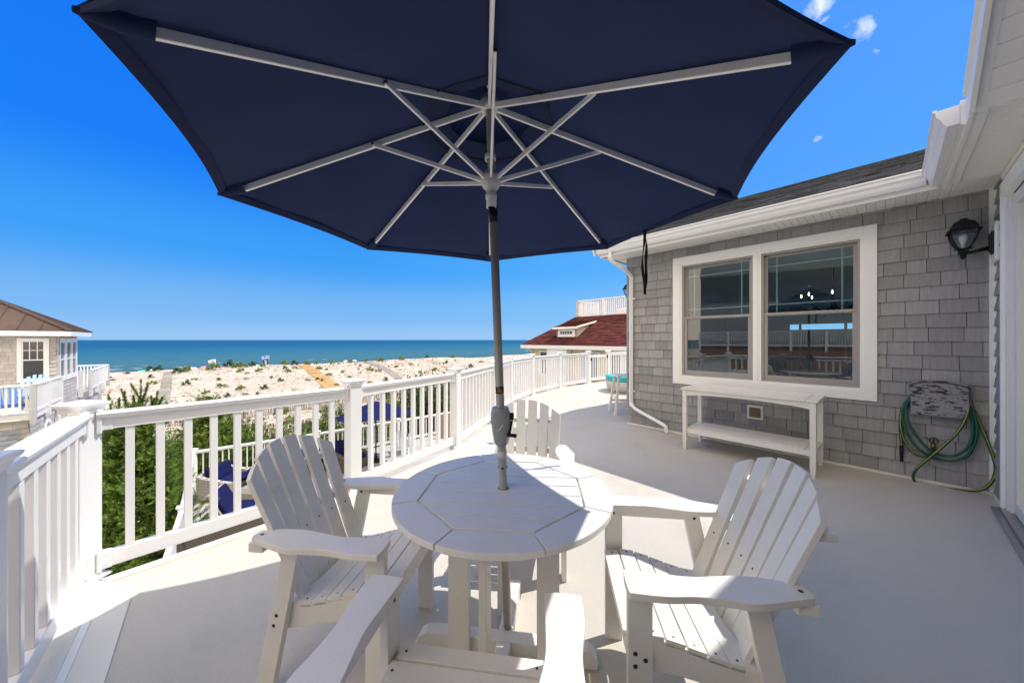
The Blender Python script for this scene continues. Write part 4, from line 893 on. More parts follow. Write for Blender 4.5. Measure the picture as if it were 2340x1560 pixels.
hose([(2082, 905, .05), (2066, 925, .07), (2062, 950, .08), (2068, 975, .09), (2082, 1005, .09), (2105, 1030, .09), (2140, 1048, .08), (2180, 1052, .08), (2212, 1040, .08), (2228, 1010, .08), (2233, 980, .08), (2226, 945, .07), (2212, 920, .05)], stripe=False)
hose([(2080, 908, .04), (2060, 940, .05), (2058, 975, .06), (2068, 1010, .06), (2090, 1035, .06), (2120, 1043, .05), (2131, 1037, .05), (2133, 1028, .04)], stripe=True)
hose([(2084, 910, .06), (2070, 930, .07), (2076, 965, .1), (2098, 1000, .1), (2128, 1030, .1), (2165, 1042, .1), (2200, 1032, .1), (2220, 1005, .09), (2222, 960, .08), (2211, 920, .06)], stripe=False)
hose([(2080, 915, .05), (2059, 950, .05), (2057, 985, .05), (2060, 1012, .05)], stripe=True)
k = MB(); a = wallpt(2060, 1016, .05); k.tube([a + Z * .02, a - Z * .01], .013, 12); k.build('hose_fitting', M_brass, hs_)
k = MB(); k.tube([a - Z * .01, a - Z * .09, a + NW * .02 - Z * .15], [.016, .016, .012], 12); k.tube([a + NW * .0 - Z * .14, a + NW * .06 - Z * .165], .014, 10); k.build('spray_nozzle', M_black, hs_)
sg = thing('water_spigot', 'old brass spigot with a black hose end low on the shingle wall', 'spigot', wallpt(2132, 1012, 0))
a = wallpt(2132, 1012, .0); k = MB(); k.tube([a, a + NW * .06], .016, 12); k.tube([a + NW * .055 + Z * .015, a + NW * .055 - Z * .05], .019, 12); k.build('spigot_body', M_brass, sg)
k = MB(); k.tube([a + NW * .055 - Z * .05, a + NW * .055 - Z * .12], .017, 12); k.build('hose_connector', M_black, sg)
k = MB(); cc = a + NW * .085 + Z * .045; rg = [cc + (D1 * math.cos(x * PI / 8) + Z * math.sin(x * PI / 8)) * (.028 + .004 * (x % 2)) for x in range(17)]; k.tube(rg, .006, 6, cap=False)
for x in range(0, 16, 4): k.tube([cc, rg[x]], .004, 5)
k.tube([a + NW * .055 + Z * .02, cc], .007, 8); k.build('valve_handle', M_screw, sg)
# lanterns
def lantern(c, outd, side, label, s=1.0):
    """c = centre of the lamp head, outd = away from the wall, wall plate behind it"""
    r = thing('wall_lantern', label, 'lantern', c, 'black wall lanterns')
    outd = V(outd); sd = outd.cross(Z)
    k = MB(); lv = [(.012, .205), (.03, .20), (.034, .188), (.05, .178), (.085, .155), (.108, .115), (.115, .088), (.145, .070), (.142, .062), (.10, .072)]
    def sq(k, lv, n=8):
        vs = []; fs = []
        for q, z in lv:
            for a, b in ((-1, -1), (1, -1), (1, 1), (-1, 1)): vs.append(c + (outd * a + sd * b) * (q * .80 * s) + Z * (z * s))
        for i in range(len(lv) - 1):
            for j in range(4): fs.append((i * 4 + j, i * 4 + (j + 1) % 4, i * 4 + 4 + (j + 1) % 4, i * 4 + 4 + j))
        k.add(vs, fs)
    sq(k, lv); k.build('lamp_roof', M_black, r, fix=True, bevel=.004)
    k = MB()
    def cq(z): f = (z + .13) / .20; return .030 + .082 * math.sin(min(1, f) * PI / 2) ** .9
    for a, b in ((-1, -1), (1, -1), (1, 1), (-1, 1)):
        k.tube([c + (outd * a + sd * b) * (cq(z) * .80 * s) + Z * (z * s) for z in (-.125, -.10, -.06, -.01, .03, .07)], .009 * s, 6)
    k.build('cage_bar', M_black, r)
    k = MB(); sq(k, [(.075, .195 * 0 - .115), (.04, -.12), (.04, -.145), (.046, -.15), (.046, -.165), (.03, -.17), (.022, -.195), (.028, -.20), (.02, -.215), (.004, -.222)]); 
    k.build('lamp_base', M_black, r, fix=True)
    k = MB(); vs = []; fs = []; zz = (-.115, -.08, -.03, .02, .066)
    for z in zz:
        for a, b in ((-1, -1), (1, -1), (1, 1), (-1, 1)): vs.append(c + (outd * a + sd * b) * (cq(z) * .76 * s) + Z * (z * s))
    for i in range(4):
        for j in range(4): fs.append((i * 4 + j, i * 4 + (j + 1) % 4, i * 4 + 4 + (j + 1) % 4, i * 4 + 4 + j))
    k.add(vs, fs); k.build('lamp_glass', M_glassl, r)
    k = MB(); k.lathe([(.014, -.10), (.016, -.06), (.03, -.02), (.032, .01), (.02, .035), (.001, .045)], c, 14); k.build('bulb', M_frost, r)
    return r
lc = R(.185, .215, 2.575)
ln = lantern(lc, D1, 1, 'black wall lantern on a bracket beside the glass door at the upper right', .96)
k = MB(); k.tube([lc - Z * .158 , lc - D1 * .07 - Z * .147, lc - D1 * .19 - Z * .12], [.014, .016, .023], 10); k.tube([lc - D1 * .15 - Z * .075, lc - D1 * .2 - Z * .075], .008, 8); k.build('lamp_arm', M_black, ln)
k = MB(); k.box(R(.19, .04, 2.49), (.10, .03, .22), X=NW, Y=D1); k.box(R(.19, .055, 2.49), (.07, .02, .18), X=NW, Y=D1); k.build('back_plate', M_black, ln, bevel=.01)
k = MB(); k.box(R(.19, .016, 2.495), (.17, .03, .37), X=NW, Y=D1); k.box(R(.19, .024, 2.495), (.14, .03, .34), X=NW, Y=D1); k.build('mounting_block', M_trim, ln, bevel=.004)
lc2 = E0 - NW * .42 + D1 * .20 + Z * 2.50
ln = lantern(lc2, D1, 1, 'black wall lantern on the end wall, half hidden behind the white downspout', .9)
k = MB(); k.tube([lc2 - Z * .14, lc2 - D1 * .18 - Z * .10], .012, 8); k.box(lc2 - D1 * .185 - Z * .09, (.09, .03, .2), X=NW, Y=D1); k.build('lamp_arm', M_black, ln)
# ------------------------------------------------------------------ counter stool and round daybed past the corner
sp0 = px(1403, 947); st = thing('counter_stool', 'tall white counter stool standing behind the house corner', 'stool', sp0 + V((.22, .1, 0)))
sc_ = sp0 + V((.28, .16, 0)); zt = .80
k = MB(); k.box(sc_ + Z * zt, (.46, .40, .03)); k.build('seat', M_poly, st, bevel=.01)
for a, b in ((-1, -1), (1, -1), (1, 1), (-1, 1)):
    k = MB(); k.beam(sc_ + V((a * .27, b * .22, 0)), sc_ + V((a * .17, b * .15, zt - .015)), .05, .035, up=(0, 1, 0)); k.build('leg', M_poly, st, bevel=.003)
for (a, b), (c_, d_), z in (((-1, -1), (1, -1), .24), ((-1, 1), (1, 1), .24), ((-1, -1), (-1, 1), .34), ((1, -1), (1, 1), .34)):
    f = 1 - z / zt; k = MB(); k.beam(sc_ + V((a * (.17 + .1 * f), b * (.15 + .07 * f), z)), sc_ + V((c_ * (.17 + .1 * f), d_ * (.15 + .07 * f), z)), .02, .045); k.build('footrest', M_poly, st, bevel=.002)
dc = V((3.63, 10.45, 0)); db = thing('round_daybed', 'round white outdoor daybed with a turquoise cushion near the railing gate', 'daybed', dc)
M_dw = wicker_mat('white_wicker', (.66, .63, .62), (.45, .43, .42))
k = MB(); k.lathe([(.60, .0), (.66, .03), (.73, .12), (.755, .24), (.74, .32), (.70, .34), (.01, .34)], dc, 48); k.build('base', M_dw, db)
k = MB(); k.lathe([(.02, .342), (.735, .342), (.755, .36), (.76, .43), (.745, .46), (.72, .47), (.3, .485), (.01, .485)], dc, 48); cu_ = k.build('cushion', M_teal, db)
k = MB(); k.tube([dc + V((.752 * math.cos(a), .752 * math.sin(a), .455)) for a in [2 * PI * j / 48 for j in range(49)]], .008, 6, cap=False); k.build('piping', M_teal, cu_)
# ------------------------------------------------------------------ lower deck
LZ = -2.9
LP = [V(p) for p in ((-4.1, 3.7, LZ), (-6.78, 7.05, LZ), (-9.95, 10.75, LZ))]
ld = (ALONG).copy(); q0 = LP[-1]
outer_ = [q0 + V((2.55, 2.12, 0)), V((-4.93, 14.9, LZ)), V((-3.2, 16.45, LZ)), V((-1.4, 18.1, LZ)), V((.4, 19.8, LZ)), V((2.2, 21.5, LZ)), V((4.0, 23.2, LZ)), V((5.8, 24.9, LZ))]
outer_[0] = V((-7.25, 12.85, LZ))
RL = LP + outer_
fl = MB(); random.seed(4); poly0 = [(p.x, p.y) for p in RL] + [(12, 24), (12, 4), (0, -1), (-1.6, .6)]
dx, dy = ALONG.x, ALONG.y
for i in range(-40, 220):
    o = i * .14; pl = clip(clip(poly0, SEA.x, SEA.y, o + .134), -SEA.x, -SEA.y, -o)
    if len(pl) > 2: fl.prism(pl, (0, 0, LZ), (1, 0, 0), (0, 1, 0), (0, 0, -1), .03)
tag(fl.build('lower_deck_floor', M_plank), kind='structure')
k = MB(); k.prism(poly0, (0, 0, LZ - .034), (1, 0, 0), (0, 1, 0), (0, 0, -1), .3); tag(k.build('lower_deck_frame', M_dark), kind='structure')
r = thing('lower_railing', 'white railing round the lower deck, seen through the balusters of the upper one', 'railing', LP[2])
rail_run(r, [V((p.x, p.y, 0)) for p in RL], .98, pitch=.16, post=.11, hi=False, z0=LZ, bmax=96)
def cushion(k, c, d, X, Y, puff=.0): k.box(c, d, X=X, Y=Y)
def sofa(name, label, cat, c, face, w, dp, arms=(1, 1), back=True, hb=.72, hs=.30, mw=M_wick, group=None):
    f = V((*face, 0)).normalized(); X = V((f.y, -f.x, 0)); t = thing(name, label, cat, c, group)
    k = MB(); k.box(c + Z * (hs / 2 + .03), (w, dp, hs), X=X, Y=f); k.build('base', mw, t, bevel=.03)
    if back: k = MB(); k.beam(c - f * (dp / 2 - .05) + Z * .05, c - f * (dp / 2 + .08) + Z * hb, w + .04, .12, up=f); k.build('backrest', mw, t, bevel=.05)
    for s in (-1, 1):
        if arms[(s + 1) // 2]:
            k = MB(); k.prism([(-dp / 2 - .05, .04), (dp / 2, .04), (dp / 2 + .03, .5), (dp / 2 - .2, .53), (-dp / 2 + .1, .64), (-dp / 2 - .1, hb)], c + X * (s * (w / 2)) - X * .06, f, Z, X, .14); k.build('arm', mw, t, bevel=.025)
    n = max(1, int(round((w - .1) / .68))); cw = (w - .14) / n
    for j in range(n):
        k = MB(); k.box(c + X * (-(w - .14) / 2 + cw * (j + .5)) + f * .04 + Z * (hs + .10), (cw - .01, dp - .1, .15), X=X, Y=f); k.build('seat_cushion', M_cush, t, bevel=.05, seg=3)
        if back:
            k = MB(); p = c + X * (-(w - .14) / 2 + cw * (j + .5)) - f * (dp / 2 - .17) + Z * (hs + .13); k.beam(p, p - f * .12 + Z * .42, cw - .03, .17, up=f); k.build('back_cushion', M_cush, t, bevel=.06, seg=3)
    return t
sofa('wicker_loveseat', 'grey wicker loveseat with navy cushions on the lower deck', 'sofa', V((-8.22, 10.0, LZ)), (1, .06), .98, .8)
sofa('wicker_ottoman', 'square grey wicker ottoman with a navy cushion in front of the loveseat', 'ottoman', V((-7.18, 9.85, LZ)), (1, .06), .72, .72, (0, 0), False)
# small lounge chair with blue cushion seen from behind, tipped towards the seating group
def lounge(c, face, label):
    f = V((*face, 0)).normalized(); X = V((f.y, -f.x, 0)); t = thing('wicker_lounger', label, 'lounger', c)
    k = MB(); k.beam(c - f * .55 + Z * .30, c + f * .55 + Z * .24, .70, .08); k.build('base', M_wick, t, bevel=.02)
    for s in (-1, 1):
        for q in (-.45, .45): k = MB(); k.box(c + X * (s * .3) + f * q + Z * .13, (.05, .05, .26), X=X, Y=f); k.build('leg', M_wick, t)
    k = MB(); k.beam(c - f * .5 + Z * .3, c - f * .80 + Z * .86, .72, .06, up=f); k.build('backrest', M_wick, t, bevel=.02)
    k = MB(); pr = [(-.70, .92), (-.42, .42), (.0, .40), (.58, .36), (.58, .26), (-.05, .28), (-.48, .31), (-.76, .84)]; k.prism(pr, c - X * .32, f, Z, X, .64); k.build('cushion', M_cush, t, bevel=.04, seg=3)
    return t
lounge(px(560, 1196, LZ) + V((.1, .15, 0)), (.93, .3), 'grey wicker lounger with a draped navy cushion nearest on the lower deck')
sofa('wicker_sofa', 'long dark wicker sofa seen from behind just below the upper deck edge', 'sofa', V((-5.92, 7.38, LZ)), (-.84, .54), 1.9, .7, (1, 1), True, hb=.84, mw=M_wickd)
sofa('wicker_armchair', 'brown wicker armchair with navy cushions beside the far navy umbrella pole', 'armchair', px(800, 1068, LZ), (.9, -.4), .85, .8, mw=M_wickd)
sofa('corner_sofa', 'navy cushioned low sofa seen between the chair back and the tall post', 'sofa', px(700, 1070, LZ) + V((.6, 0, 0)), (.3, -.95), 1.6, .8, (0, 1), True, hb=.6, mw=M_wickd)
def deck_umbrella(c, h, R_, label, tilt=(0, 0), rot=.2, drop=.5):
    t = thing('deck_umbrella', label, 'umbrella', c); top = c + Z * h
    k = MB(); k.tube([c + Z * .03, top], .024, 10); k.build('pole', M_black, t)
    k = MB(); k.lathe([(.28, 0), (.28, .04), (.05, .07), (.04, .25), (.03, .25)], c, 20); k.build('umbrella_stand', M_black, t)
    N2 = V((tilt[0], tilt[1], 1)).normalized(); a1 = (V((1, 0, 0)) - N2 * N2.x).normalized(); a2 = N2.cross(a1); k = MB(); vs = [top + Z * .02]; nr = 6; na = 6; fs = []
    for i in range(8):
        A = rot + i * PI / 4; vs = []
        for x in range(nr + 1):
            f = x / nr
            for y in range(na + 1):
                g = y / na; P = lambda q: a1 * math.cos(q) + a2 * math.sin(q)
                d_ = P(A).lerp(P(A + PI / 4), g); sg = 4 * g * (1 - g); vs.append(top + d_ * (R_ * f * (1 - .03 * sg * f)) - N2 * (drop * f ** 1.1 + .03 * sg * f))
        k.add(vs, [(x * (na + 1) + y, (x + 1) * (na + 1) + y, (x + 1) * (na + 1) + y + 1, x * (na + 1) + y + 1) for x in range(nr) for y in range(na)])
    cn_ = k.build('canopy', M_cush, t)
    k = MB()
    for i in range(8): A = rot + i * PI / 4; d_ = a1 * math.cos(A) + a2 * math.sin(A); k.tube([top - N2 * .05, top + d_ * R_ * .97 - N2 * (drop * .97 + .025)], .009, 5)
    k.build('ribs', M_rib, t)
    k = MB(); k.lathe([(.02, 0), (.025, .04), (.01, .09), (.002, .1)], top, 10); k.build('finial', M_white, t)
    return t
deck_umbrella(px(859, 1052, LZ), 2.2, 1.42, 'open navy umbrella on the lower deck behind the second tall post', tilt=(-.05, .05))
deck_umbrella(px(632, 1118, LZ), 1.3, 1.0, 'low navy umbrella tilted over the loveseat, behind the left chair', tilt=(-.30, -.05), drop=.45)
def small_adirondack(c, face, m, label, s=1.0, group=None):
    t = thing('adirondack_chair', label, 'chair', (0, 0, 0), group); k = MB()
    for i in range(6): q = i - 2.5; k.prism([(q * .1 - .042, 0), (q * .1 + .042, 0), (q * .12 + .046, .78 - .03 * q * q), (q * .12 - .03, .80 - .03 * q * q)], (0, -.22, .25), (1, 0, 0), V((0, -.32, .95)).normalized(), V((0, .95, .32)).normalized(), .02)
    k.build('backrest', m, t)
    k = MB()
    for i in range(5): k.box((0, .30 - i * .105, .38 - i * .035), (.54, .095, .02), Y=(0, .95, .3), Z=(0, -.3, .95))
    k.build('seat', m, t)
    for s_ in (-1, 1):
        k = MB(); k.box((s_ * .33, 0, .56), (.12, .72, .025)); k.build('armrest', m, t); k = MB(); k.box((s_ * .30, .28, .275), (.03, .1, .55)); k.build('leg', m, t)
        k = MB(); k.beam((s_ * .28, .32, .36), (s_ * .28, -.48, .03), .03, .12); k.build('leg', m, t)
    t.rotation_euler = (0, 0, math.atan2(face[1], face[0]) - PI / 2); t.location = c; t.scale = (s, s, s); return t
small_adirondack(px(917, 1034, LZ), (-.3, 1), M_white, 'small white adirondack chair on the lower deck beyond the navy umbrella')
t = thing('propped_board', 'brown board propped by the right end of the lower railing', 'board', px(1014, 1000, LZ)); k = MB(); c = px(1016, 1000, LZ); k.box(c + Z * .55, (.5, .12, 1.1), X=(.8, .6, 0), Y=(-.6, .8, 0)); k.build('board', mat('brown_cover', (.26, .18, .14), .8), t, bevel=.03)
# ------------------------------------------------------------------ plants
def leafcloud(k, c, rad, n, size, rnd, shell=.55, clumps=14, up=.3):
    cl_ = []
    for _ in range(clumps):
        d = V((rnd.gauss(0, 1), rnd.gauss(0, 1), rnd.gauss(0, 1))).normalized(); f = rnd.uniform(shell, 1); cl_.append((V((d.x * rad[0] * f, d.y * rad[1] * f, abs(d.z) * rad[2] * f if rnd.random() < .8 else d.z * rad[2] * f * .5)), rnd.uniform(.25, .45)))
    for _ in range(n):
        cc, cr = rnd.choice(cl_); p = c + cc + V((rnd.gauss(0, 1) * rad[0], rnd.gauss(0, 1) * rad[1], rnd.gauss(0, 1) * rad[2])) * cr * .45
        a = V((rnd.gauss(0, 1), rnd.gauss(0, 1), rnd.gauss(0, 1) + up)).normalized(); b = a.orthogonal().normalized(); b = Matrix.Rotation(rnd.uniform(0, 6.28), 3, a) @ b; t = a.cross(b); s = size * rnd.uniform(.6, 1.3)
        k.add([p - b * s, p + t * s * .42, p + b * s, p - t * s * .42], [(0, 1, 2, 3)])
def shoot(k, p, d, L_, n, nl, rnd, wd=.0045):
    d = d.normalized(); o = d.orthogonal().normalized()
    for i in range(n):
        f = rnd.uniform(.0, 1); q = p + d * (L_ * f); r_ = Matrix.Rotation(rnd.uniform(0, 6.28), 3, d) @ o; e = (d * (.62 + .8 * f * f) + r_).normalized(); ln_ = nl * rnd.uniform(.7, 1.15) * (1 - .25 * f); w_ = d.cross(e).normalized() * wd
        k.add([q - w_, q + w_, q + e * ln_], [(0, 1, 2)])
def pine(base, tip, rad, n, label, rnd, nl=.085, sl=.30, npn=56, top_leaders=(), wd=.005, skirt=.35):
    t = thing('pine_tree', label, 'pine tree', base); k = MB(); tips = []; H_ = tip.z - base.z
    k.tube([base, base.lerp(tip, .5) + V((.08, .05, 0)), tip - Z * .15], [.13, .08, .012], 8)
    nb = n // 6
    for i in range(nb):
        f = skirt + (1 - skirt) * (i + rnd.random()) / nb; z = base.z + H_ * f; c = base.lerp(tip, f); R_ = rad * (1 - ((f - skirt) / (1 - skirt)) ** 1.7) * rnd.uniform(.75, 1.08) + .08; a = rnd.uniform(0, 2 * PI)
        d = V((math.cos(a), math.sin(a), 0)); e = c + d * R_ + Z * (R_ * rnd.uniform(.15, .5)); m_ = c.lerp(e, .5) - Z * (R_ * .08); k.tube([c, m_, e], [.02, .013, .006], 5, cap=False)
        for j in range(13):
            g = rnd.uniform(.35, 1.02) if j else 1; p = c.lerp(m_, g * 2) if g < .5 else m_.lerp(e, g * 2 - 1); p = p + V((rnd.gauss(0, 1), rnd.gauss(0, 1), rnd.gauss(0, 1))) * (.10 + .06 * R_) if j else p
            s_ = V((rnd.gauss(0, 1), rnd.gauss(0, 1), rnd.gauss(0, .6) + .45)).normalized(); dd = (d * rnd.uniform(.3, 1.2) + s_ * .9 + Z * .35).normalized(); tips.append((p, dd, sl * rnd.uniform(.6, 1.1)))
    tips.append((tip - Z * sl * 1.3, V((.02, .0, 1)), sl * 1.6))
    k.build('trunk', M_bark, t); k = MB()
    for p, d, l_ in tips: shoot(k, p, d, l_, npn, nl, rnd, wd)
    for _ in range(n * 5):        # older foliage deep in the crown
        f = skirt + (1 - skirt) * rnd.random(); c = base.lerp(tip, f); R_ = rad * (1 - ((f - skirt) / (1 - skirt)) ** 1.7) * .8; a = rnd.uniform(0, 2 * PI); q = R_ * math.sqrt(rnd.random()); p = c + V((math.cos(a) * q, math.sin(a) * q, rnd.gauss(0, .1)))
        e_ = V((rnd.gauss(0, 1), rnd.gauss(0, 1), rnd.gauss(0, 1))).normalized(); w_ = e_.orthogonal().normalized(); w_ = Matrix.Rotation(rnd.uniform(0, 6), 3, e_) @ w_; k.add([p - w_ * .035, p + w_ * .035, p + e_ * .16], [(0, 1, 2)])
    for (p, d, l_) in top_leaders: shoot(k, p, d, l_, int(npn * 6), nl * .9, rnd, wd * 1.5)
    k.build('crown', M_needle, t); return t
rnd = random.Random(8)
tt_ = pxy(322, 858, 7.3); top = []
def ldr(u0, v0, u1, v1, Y): a = pxy(u0, v0 + 14, Y); b = pxy(u1, v1 + 6, Y); top.append((a, b - a, (b - a).length))
for q in ((322, 935, 322, 862, 7.3), (325, 905, 338, 872, 7.3), (322, 900, 300, 872, 7.2), (300, 950, 278, 884, 7.1), (290, 920, 284, 890, 7.1), (258, 945, 247, 896, 7.0), (272, 945, 272, 905, 7.0), (352, 945, 345, 900, 7.2), (352, 935, 360, 888, 7.2), (355, 930, 371, 902, 7.2), (340, 940, 352, 905, 7.2), (375, 938, 382, 916, 7.3), (310, 930, 305, 900, 7.2), (240, 960, 236, 925, 6.9)): ldr(*q)
pine(V((-8.3, 7.0, -7.35)), pxy(318, 940, 7.25), 1.35, 1150, 'tall green pine tree closest to the railing, its spiky tips standing above the rail', rnd, top_leaders=top, npn=48, wd=.0055)
pine(V((-9.9, 6.3, -7.35)), V((-9.3, 6.2, -.9)), 1.5, 500, 'shorter pine tree at the left of the tall one behind the corner post', rnd, npn=40, wd=.007, nl=.1)
pine(V((-11.4, 12.6, -7.35)), pxy(478, 916, 12.2) * 1.0, 1.9, 620, 'pine tree behind the corner of the lower railing, its dark tips touching the snow fence', rnd, npn=34, wd=.009, nl=.11, sl=.36)
pine(V((-10.5, 8.6, -7.35)), V((-10.3, 8.6, -1.75)), 1.2, 420, 'small pine tree filling the gap between the tall pine and the lower railing', rnd, npn=36, wd=.008, nl=.1)
pine(V((-8.5, 4.4, -7.35)), V((-8.2, 4.5, -2.2)), 1.6, 420, 'low pine tree nearest to the house, mostly hidden by the left balusters', rnd, npn=34, wd=.008, nl=.1)
def bpt0(u, c_): k_ = (u - CU) / FPX; Y = c_ / (k_ * SEA.x + SEA.y); return V((k_ * Y, Y, 0))
def shrub_proto(n, size, m, sd_, rad=(1, 1, 1), clumps=16, stems=True):
    rr = random.Random(sd_); t = thing('shrub', None, 'shrub', (0, 0, 0)); k = MB(); leafcloud(k, V((0, 0, rad[2] * .35)), rad, n, size, rr, clumps=clumps); k.build('foliage', m, t)
    if stems:
        k = MB()
        for i in range(7): a = i * .9; k.tube([V((0, 0, -.1)), V((math.cos(a) * rad[0] * .55, math.sin(a) * rad[1] * .55, rad[2] * .75))], [.03 * rad[0], .01], 4, cap=False)
        k.build('stems', M_bark, t)
    return t
used = set()
def plant(proto, p, s, label, name='shrub', rot=0, group=None, sz=1.0):
    t = proto if proto not in used else copy_tree(proto); used.add(proto); t.location = p; t.scale = (s, s, s * sz); t.rotation_euler = (0, 0, rot); t['label'] = label
    if group: t['group'] = group
    return t
S1 = shrub_proto(2600, .06, M_leaf, 1); S2 = shrub_proto(2600, .06, M_leafd, 2, (1, 1, 1.2)); S3 = shrub_proto(2400, .065, M_leaf, 3, (1.1, 1, .8))
T1_ = shrub_proto(15000, .095, M_leaf, 11, (1.4, 1.4, 2.9), 110); T2_ = shrub_proto(15000, .09, M_leafd, 12, (1.4, 1.4, 3.3), 110); T3_ = shrub_proto(15000, .10, M_leaf, 13, (1.6, 1.5, 2.6), 110)
rnd = random.Random(12); i = 0
# bank of shrubs between the lower deck and the snow fences
desc = ['bushy green shrub', 'leafy yellow green shrub', 'dark green rounded shrub']
for (u, vt, dc_) in ((455, 985, 17), (500, 962, 18), (545, 985, 17), (592, 1000, 17.3), (640, 1012, 16.8), (685, 1000, 17.5), (730, 985, 18), (775, 968, 18.5), (820, 985, 17), (860, 968, 17.2), (905, 930, 18), (940, 892, 18.5), (975, 882, 18), (1010, 880, 19), (1045, 876, 18.5), (1080, 885, 18), (1112, 878, 19), (1150, 872, 19), (520, 1000, 16.4), (575, 1025, 16.3), (710, 1010, 16.6), (930, 930, 17), (1000, 915, 17), (1065, 905, 17.2), (790, 1000, 16.5), (880, 965, 16.2), (660, 985, 19.5), (755, 965, 20), (610, 985, 19.5), (480, 990, 16.2), (560, 1003, 18.5), (620, 1000, 18.5), (660, 1003, 18.3), (700, 995, 18.8), (745, 990, 17.2), (805, 985, 18.3), (840, 975, 19), (1030, 905, 17.4), (970, 905, 17.5)):
    p = bpt0(u, dc_); p.z = ground(p.x, p.y); top_z = EYE - (vt - CVH) / FPX * p.y; dark = u > 890
    pr_ = T2_ if (dark and rnd.random() < .85) else rnd.choice((T1_, T3_, T2_)); hz_ = {T1_: 4.25, T2_: 4.8, T3_: 3.85}[pr_]; s_ = rnd.uniform(.85, 1.15); plant(pr_, p, s_, 'green shrub in the thick bank just beyond the lower railing', rot=rnd.uniform(0, 6), group='shrubs beyond the lower railing', sz=(top_z - p.z) / hz_ / s_)
for (u, v, s_) in ((560, 985, .8), (470, 958, .7), (648, 940, .7), (605, 928, .5), (700, 1000, .9), (730, 985, .8), (765, 955, .9), (745, 935, .6), (780, 1005, 1.0), (765, 1015, .9), (700, 975, .6), (880, 905, .9), (895, 925, 1.0), (870, 885, .6), (590, 955, .5), (925, 895, .8), (975, 880, .8), (1005, 890, .9), (660, 960, .6), (520, 975, .7)):
    p = hit(u, v + 6)
    if p: plant(rnd.choice((S1, S2, S3)), p, s_ * 1.15, 'green shrub growing in the sand between the slat fences and the decks', rot=rnd.uniform(0, 6), group='shrubs by the slat fences')
# dune bushes
B1 = shrub_proto(420, .16, M_leaf, 5, (1, 1, .8), 10, False); B2 = shrub_proto(420, .15, M_leafd, 6, (1, 1, .9), 9, False); B3 = shrub_proto(260, .17, M_leaf, 7, (1.2, 1, .55), 8, False)
crest = [(281, 846, 2.2), (342, 846, 1.5), (365, 844, 1.4), (402, 851, 1.5), (423, 847, 1.9), (485, 842, 2.0), (525, 836, 2.0), (542, 837, 1.9), (577, 834, 1.5), (651, 830, 1.6), (671, 832, 1.6), (869, 823, 2.0), (918, 819, 1.8), (995, 812, 2.2), (1034, 814, 1.8), (702, 829, 1.3), (723, 829, 1.2), (760, 828, 1.3), (800, 826, 1.4), (835, 823, 1.4), (975, 815, 1.3), (560, 836, 1.2), (600, 835, 1.1)]
dune = [(505, 882, 1.5), (549, 889, 1.3), (349, 876, 1.5), (548, 848, 1.4), (591, 847, 1.3), (470, 898, 1.0), (605, 888, 1.2), (290, 853, 1.0), (428, 878, 1.3), (729, 842, 1.3), (752, 856, 1.4), (702, 867, .9), (845, 845, 1.9), (866, 847, 1.6), (1076, 838, 1.6), (992, 845, 1.5), (702, 832, 1.2), (845, 873, 1.0), (881, 869, 1.2), (650, 842, 1.2), (658, 848, 1.3), (675, 840, 1.3), (565, 852, .9), (500, 868, .8), (445, 866, 1.0), (245, 863, 1.1), (255, 868, .9), (345, 862, 1.0), (520, 905, .9), (560, 900, .8), (640, 870, 1.0), (770, 878, .9), (800, 862, .9), (905, 838, 1.2), (940, 832, 1.3), (1020, 828, 1.4), (1100, 826, 1.5), (620, 862, .7), (735, 870, .8), (783, 850, .9), (960, 850, 1.0)]
for (u, v, s_) in crest:
    p = hit(u, v + 3) or hit(u, v + 6) or hit(u, v + 10)
    if p: plant(rnd.choice((B1, B1, B2)), p, s_ * .62, 'green bush standing on the crest of the dune against the sea', rot=rnd.uniform(0, 6), group='bushes on the dune crest')
for (u, v, s_) in dune:
    p = hit(u, v + 2)
    if p: plant(rnd.choice((B1, B2, B3)), p, s_ * .52, 'small green bush scattered on the pale dune slope', rot=rnd.uniform(0, 6), group='bushes on the dune slope')
for _ in range(60):
    c_ = rnd.uniform(56, 104); l_ = rnd.uniform(-40, 150); p = SEA * c_ + ALONG * l_; p.z = ground(p.x, p.y)
    if p.y > 20: plant(rnd.choice((B1, B2, B3)), p, rnd.uniform(.2, .45), 'small green bush scattered on the pale dune slope', rot=rnd.uniform(0, 6), group='bushes on the dune slope')
# dune grass and dead tufts: one mass
k = MB(); rr = random.Random(21)
for _ in range(9500):
    c_ = rr.uniform(40, 108) if rr.random() < .8 else rr.uniform(22, 48); l_ = rr.uniform(-45, 60) if rr.random() < .6 else rr.uniform(20, 170); p = SEA * c_ + ALONG * l_
    if p.y < 15 or mnoise.noise(V((p.x * .07, p.y * .07, 9))) < rr.uniform(-.45, .25): continue
    p.z = ground(p.x, p.y) - .02; s_ = rr.uniform(.14, .42)
    for j in range(7):
        a = rr.uniform(0, 6.28); d_ = V((math.cos(a), math.sin(a), rr.uniform(.2, 1.4))).normalized(); w_ = V((-d_.y, d_.x, 0)).normalized() * .035; q = p + V((rr.gauss(0, .09), rr.gauss(0, .09), 0)); k.add([q - w_, q + w_, q + d_ * s_], [(0, 1, 2)])
tag(k.build('beach_grass', M_grass), 'dry tufts of grass scattered over the dunes', 'grass', kind='stuff')
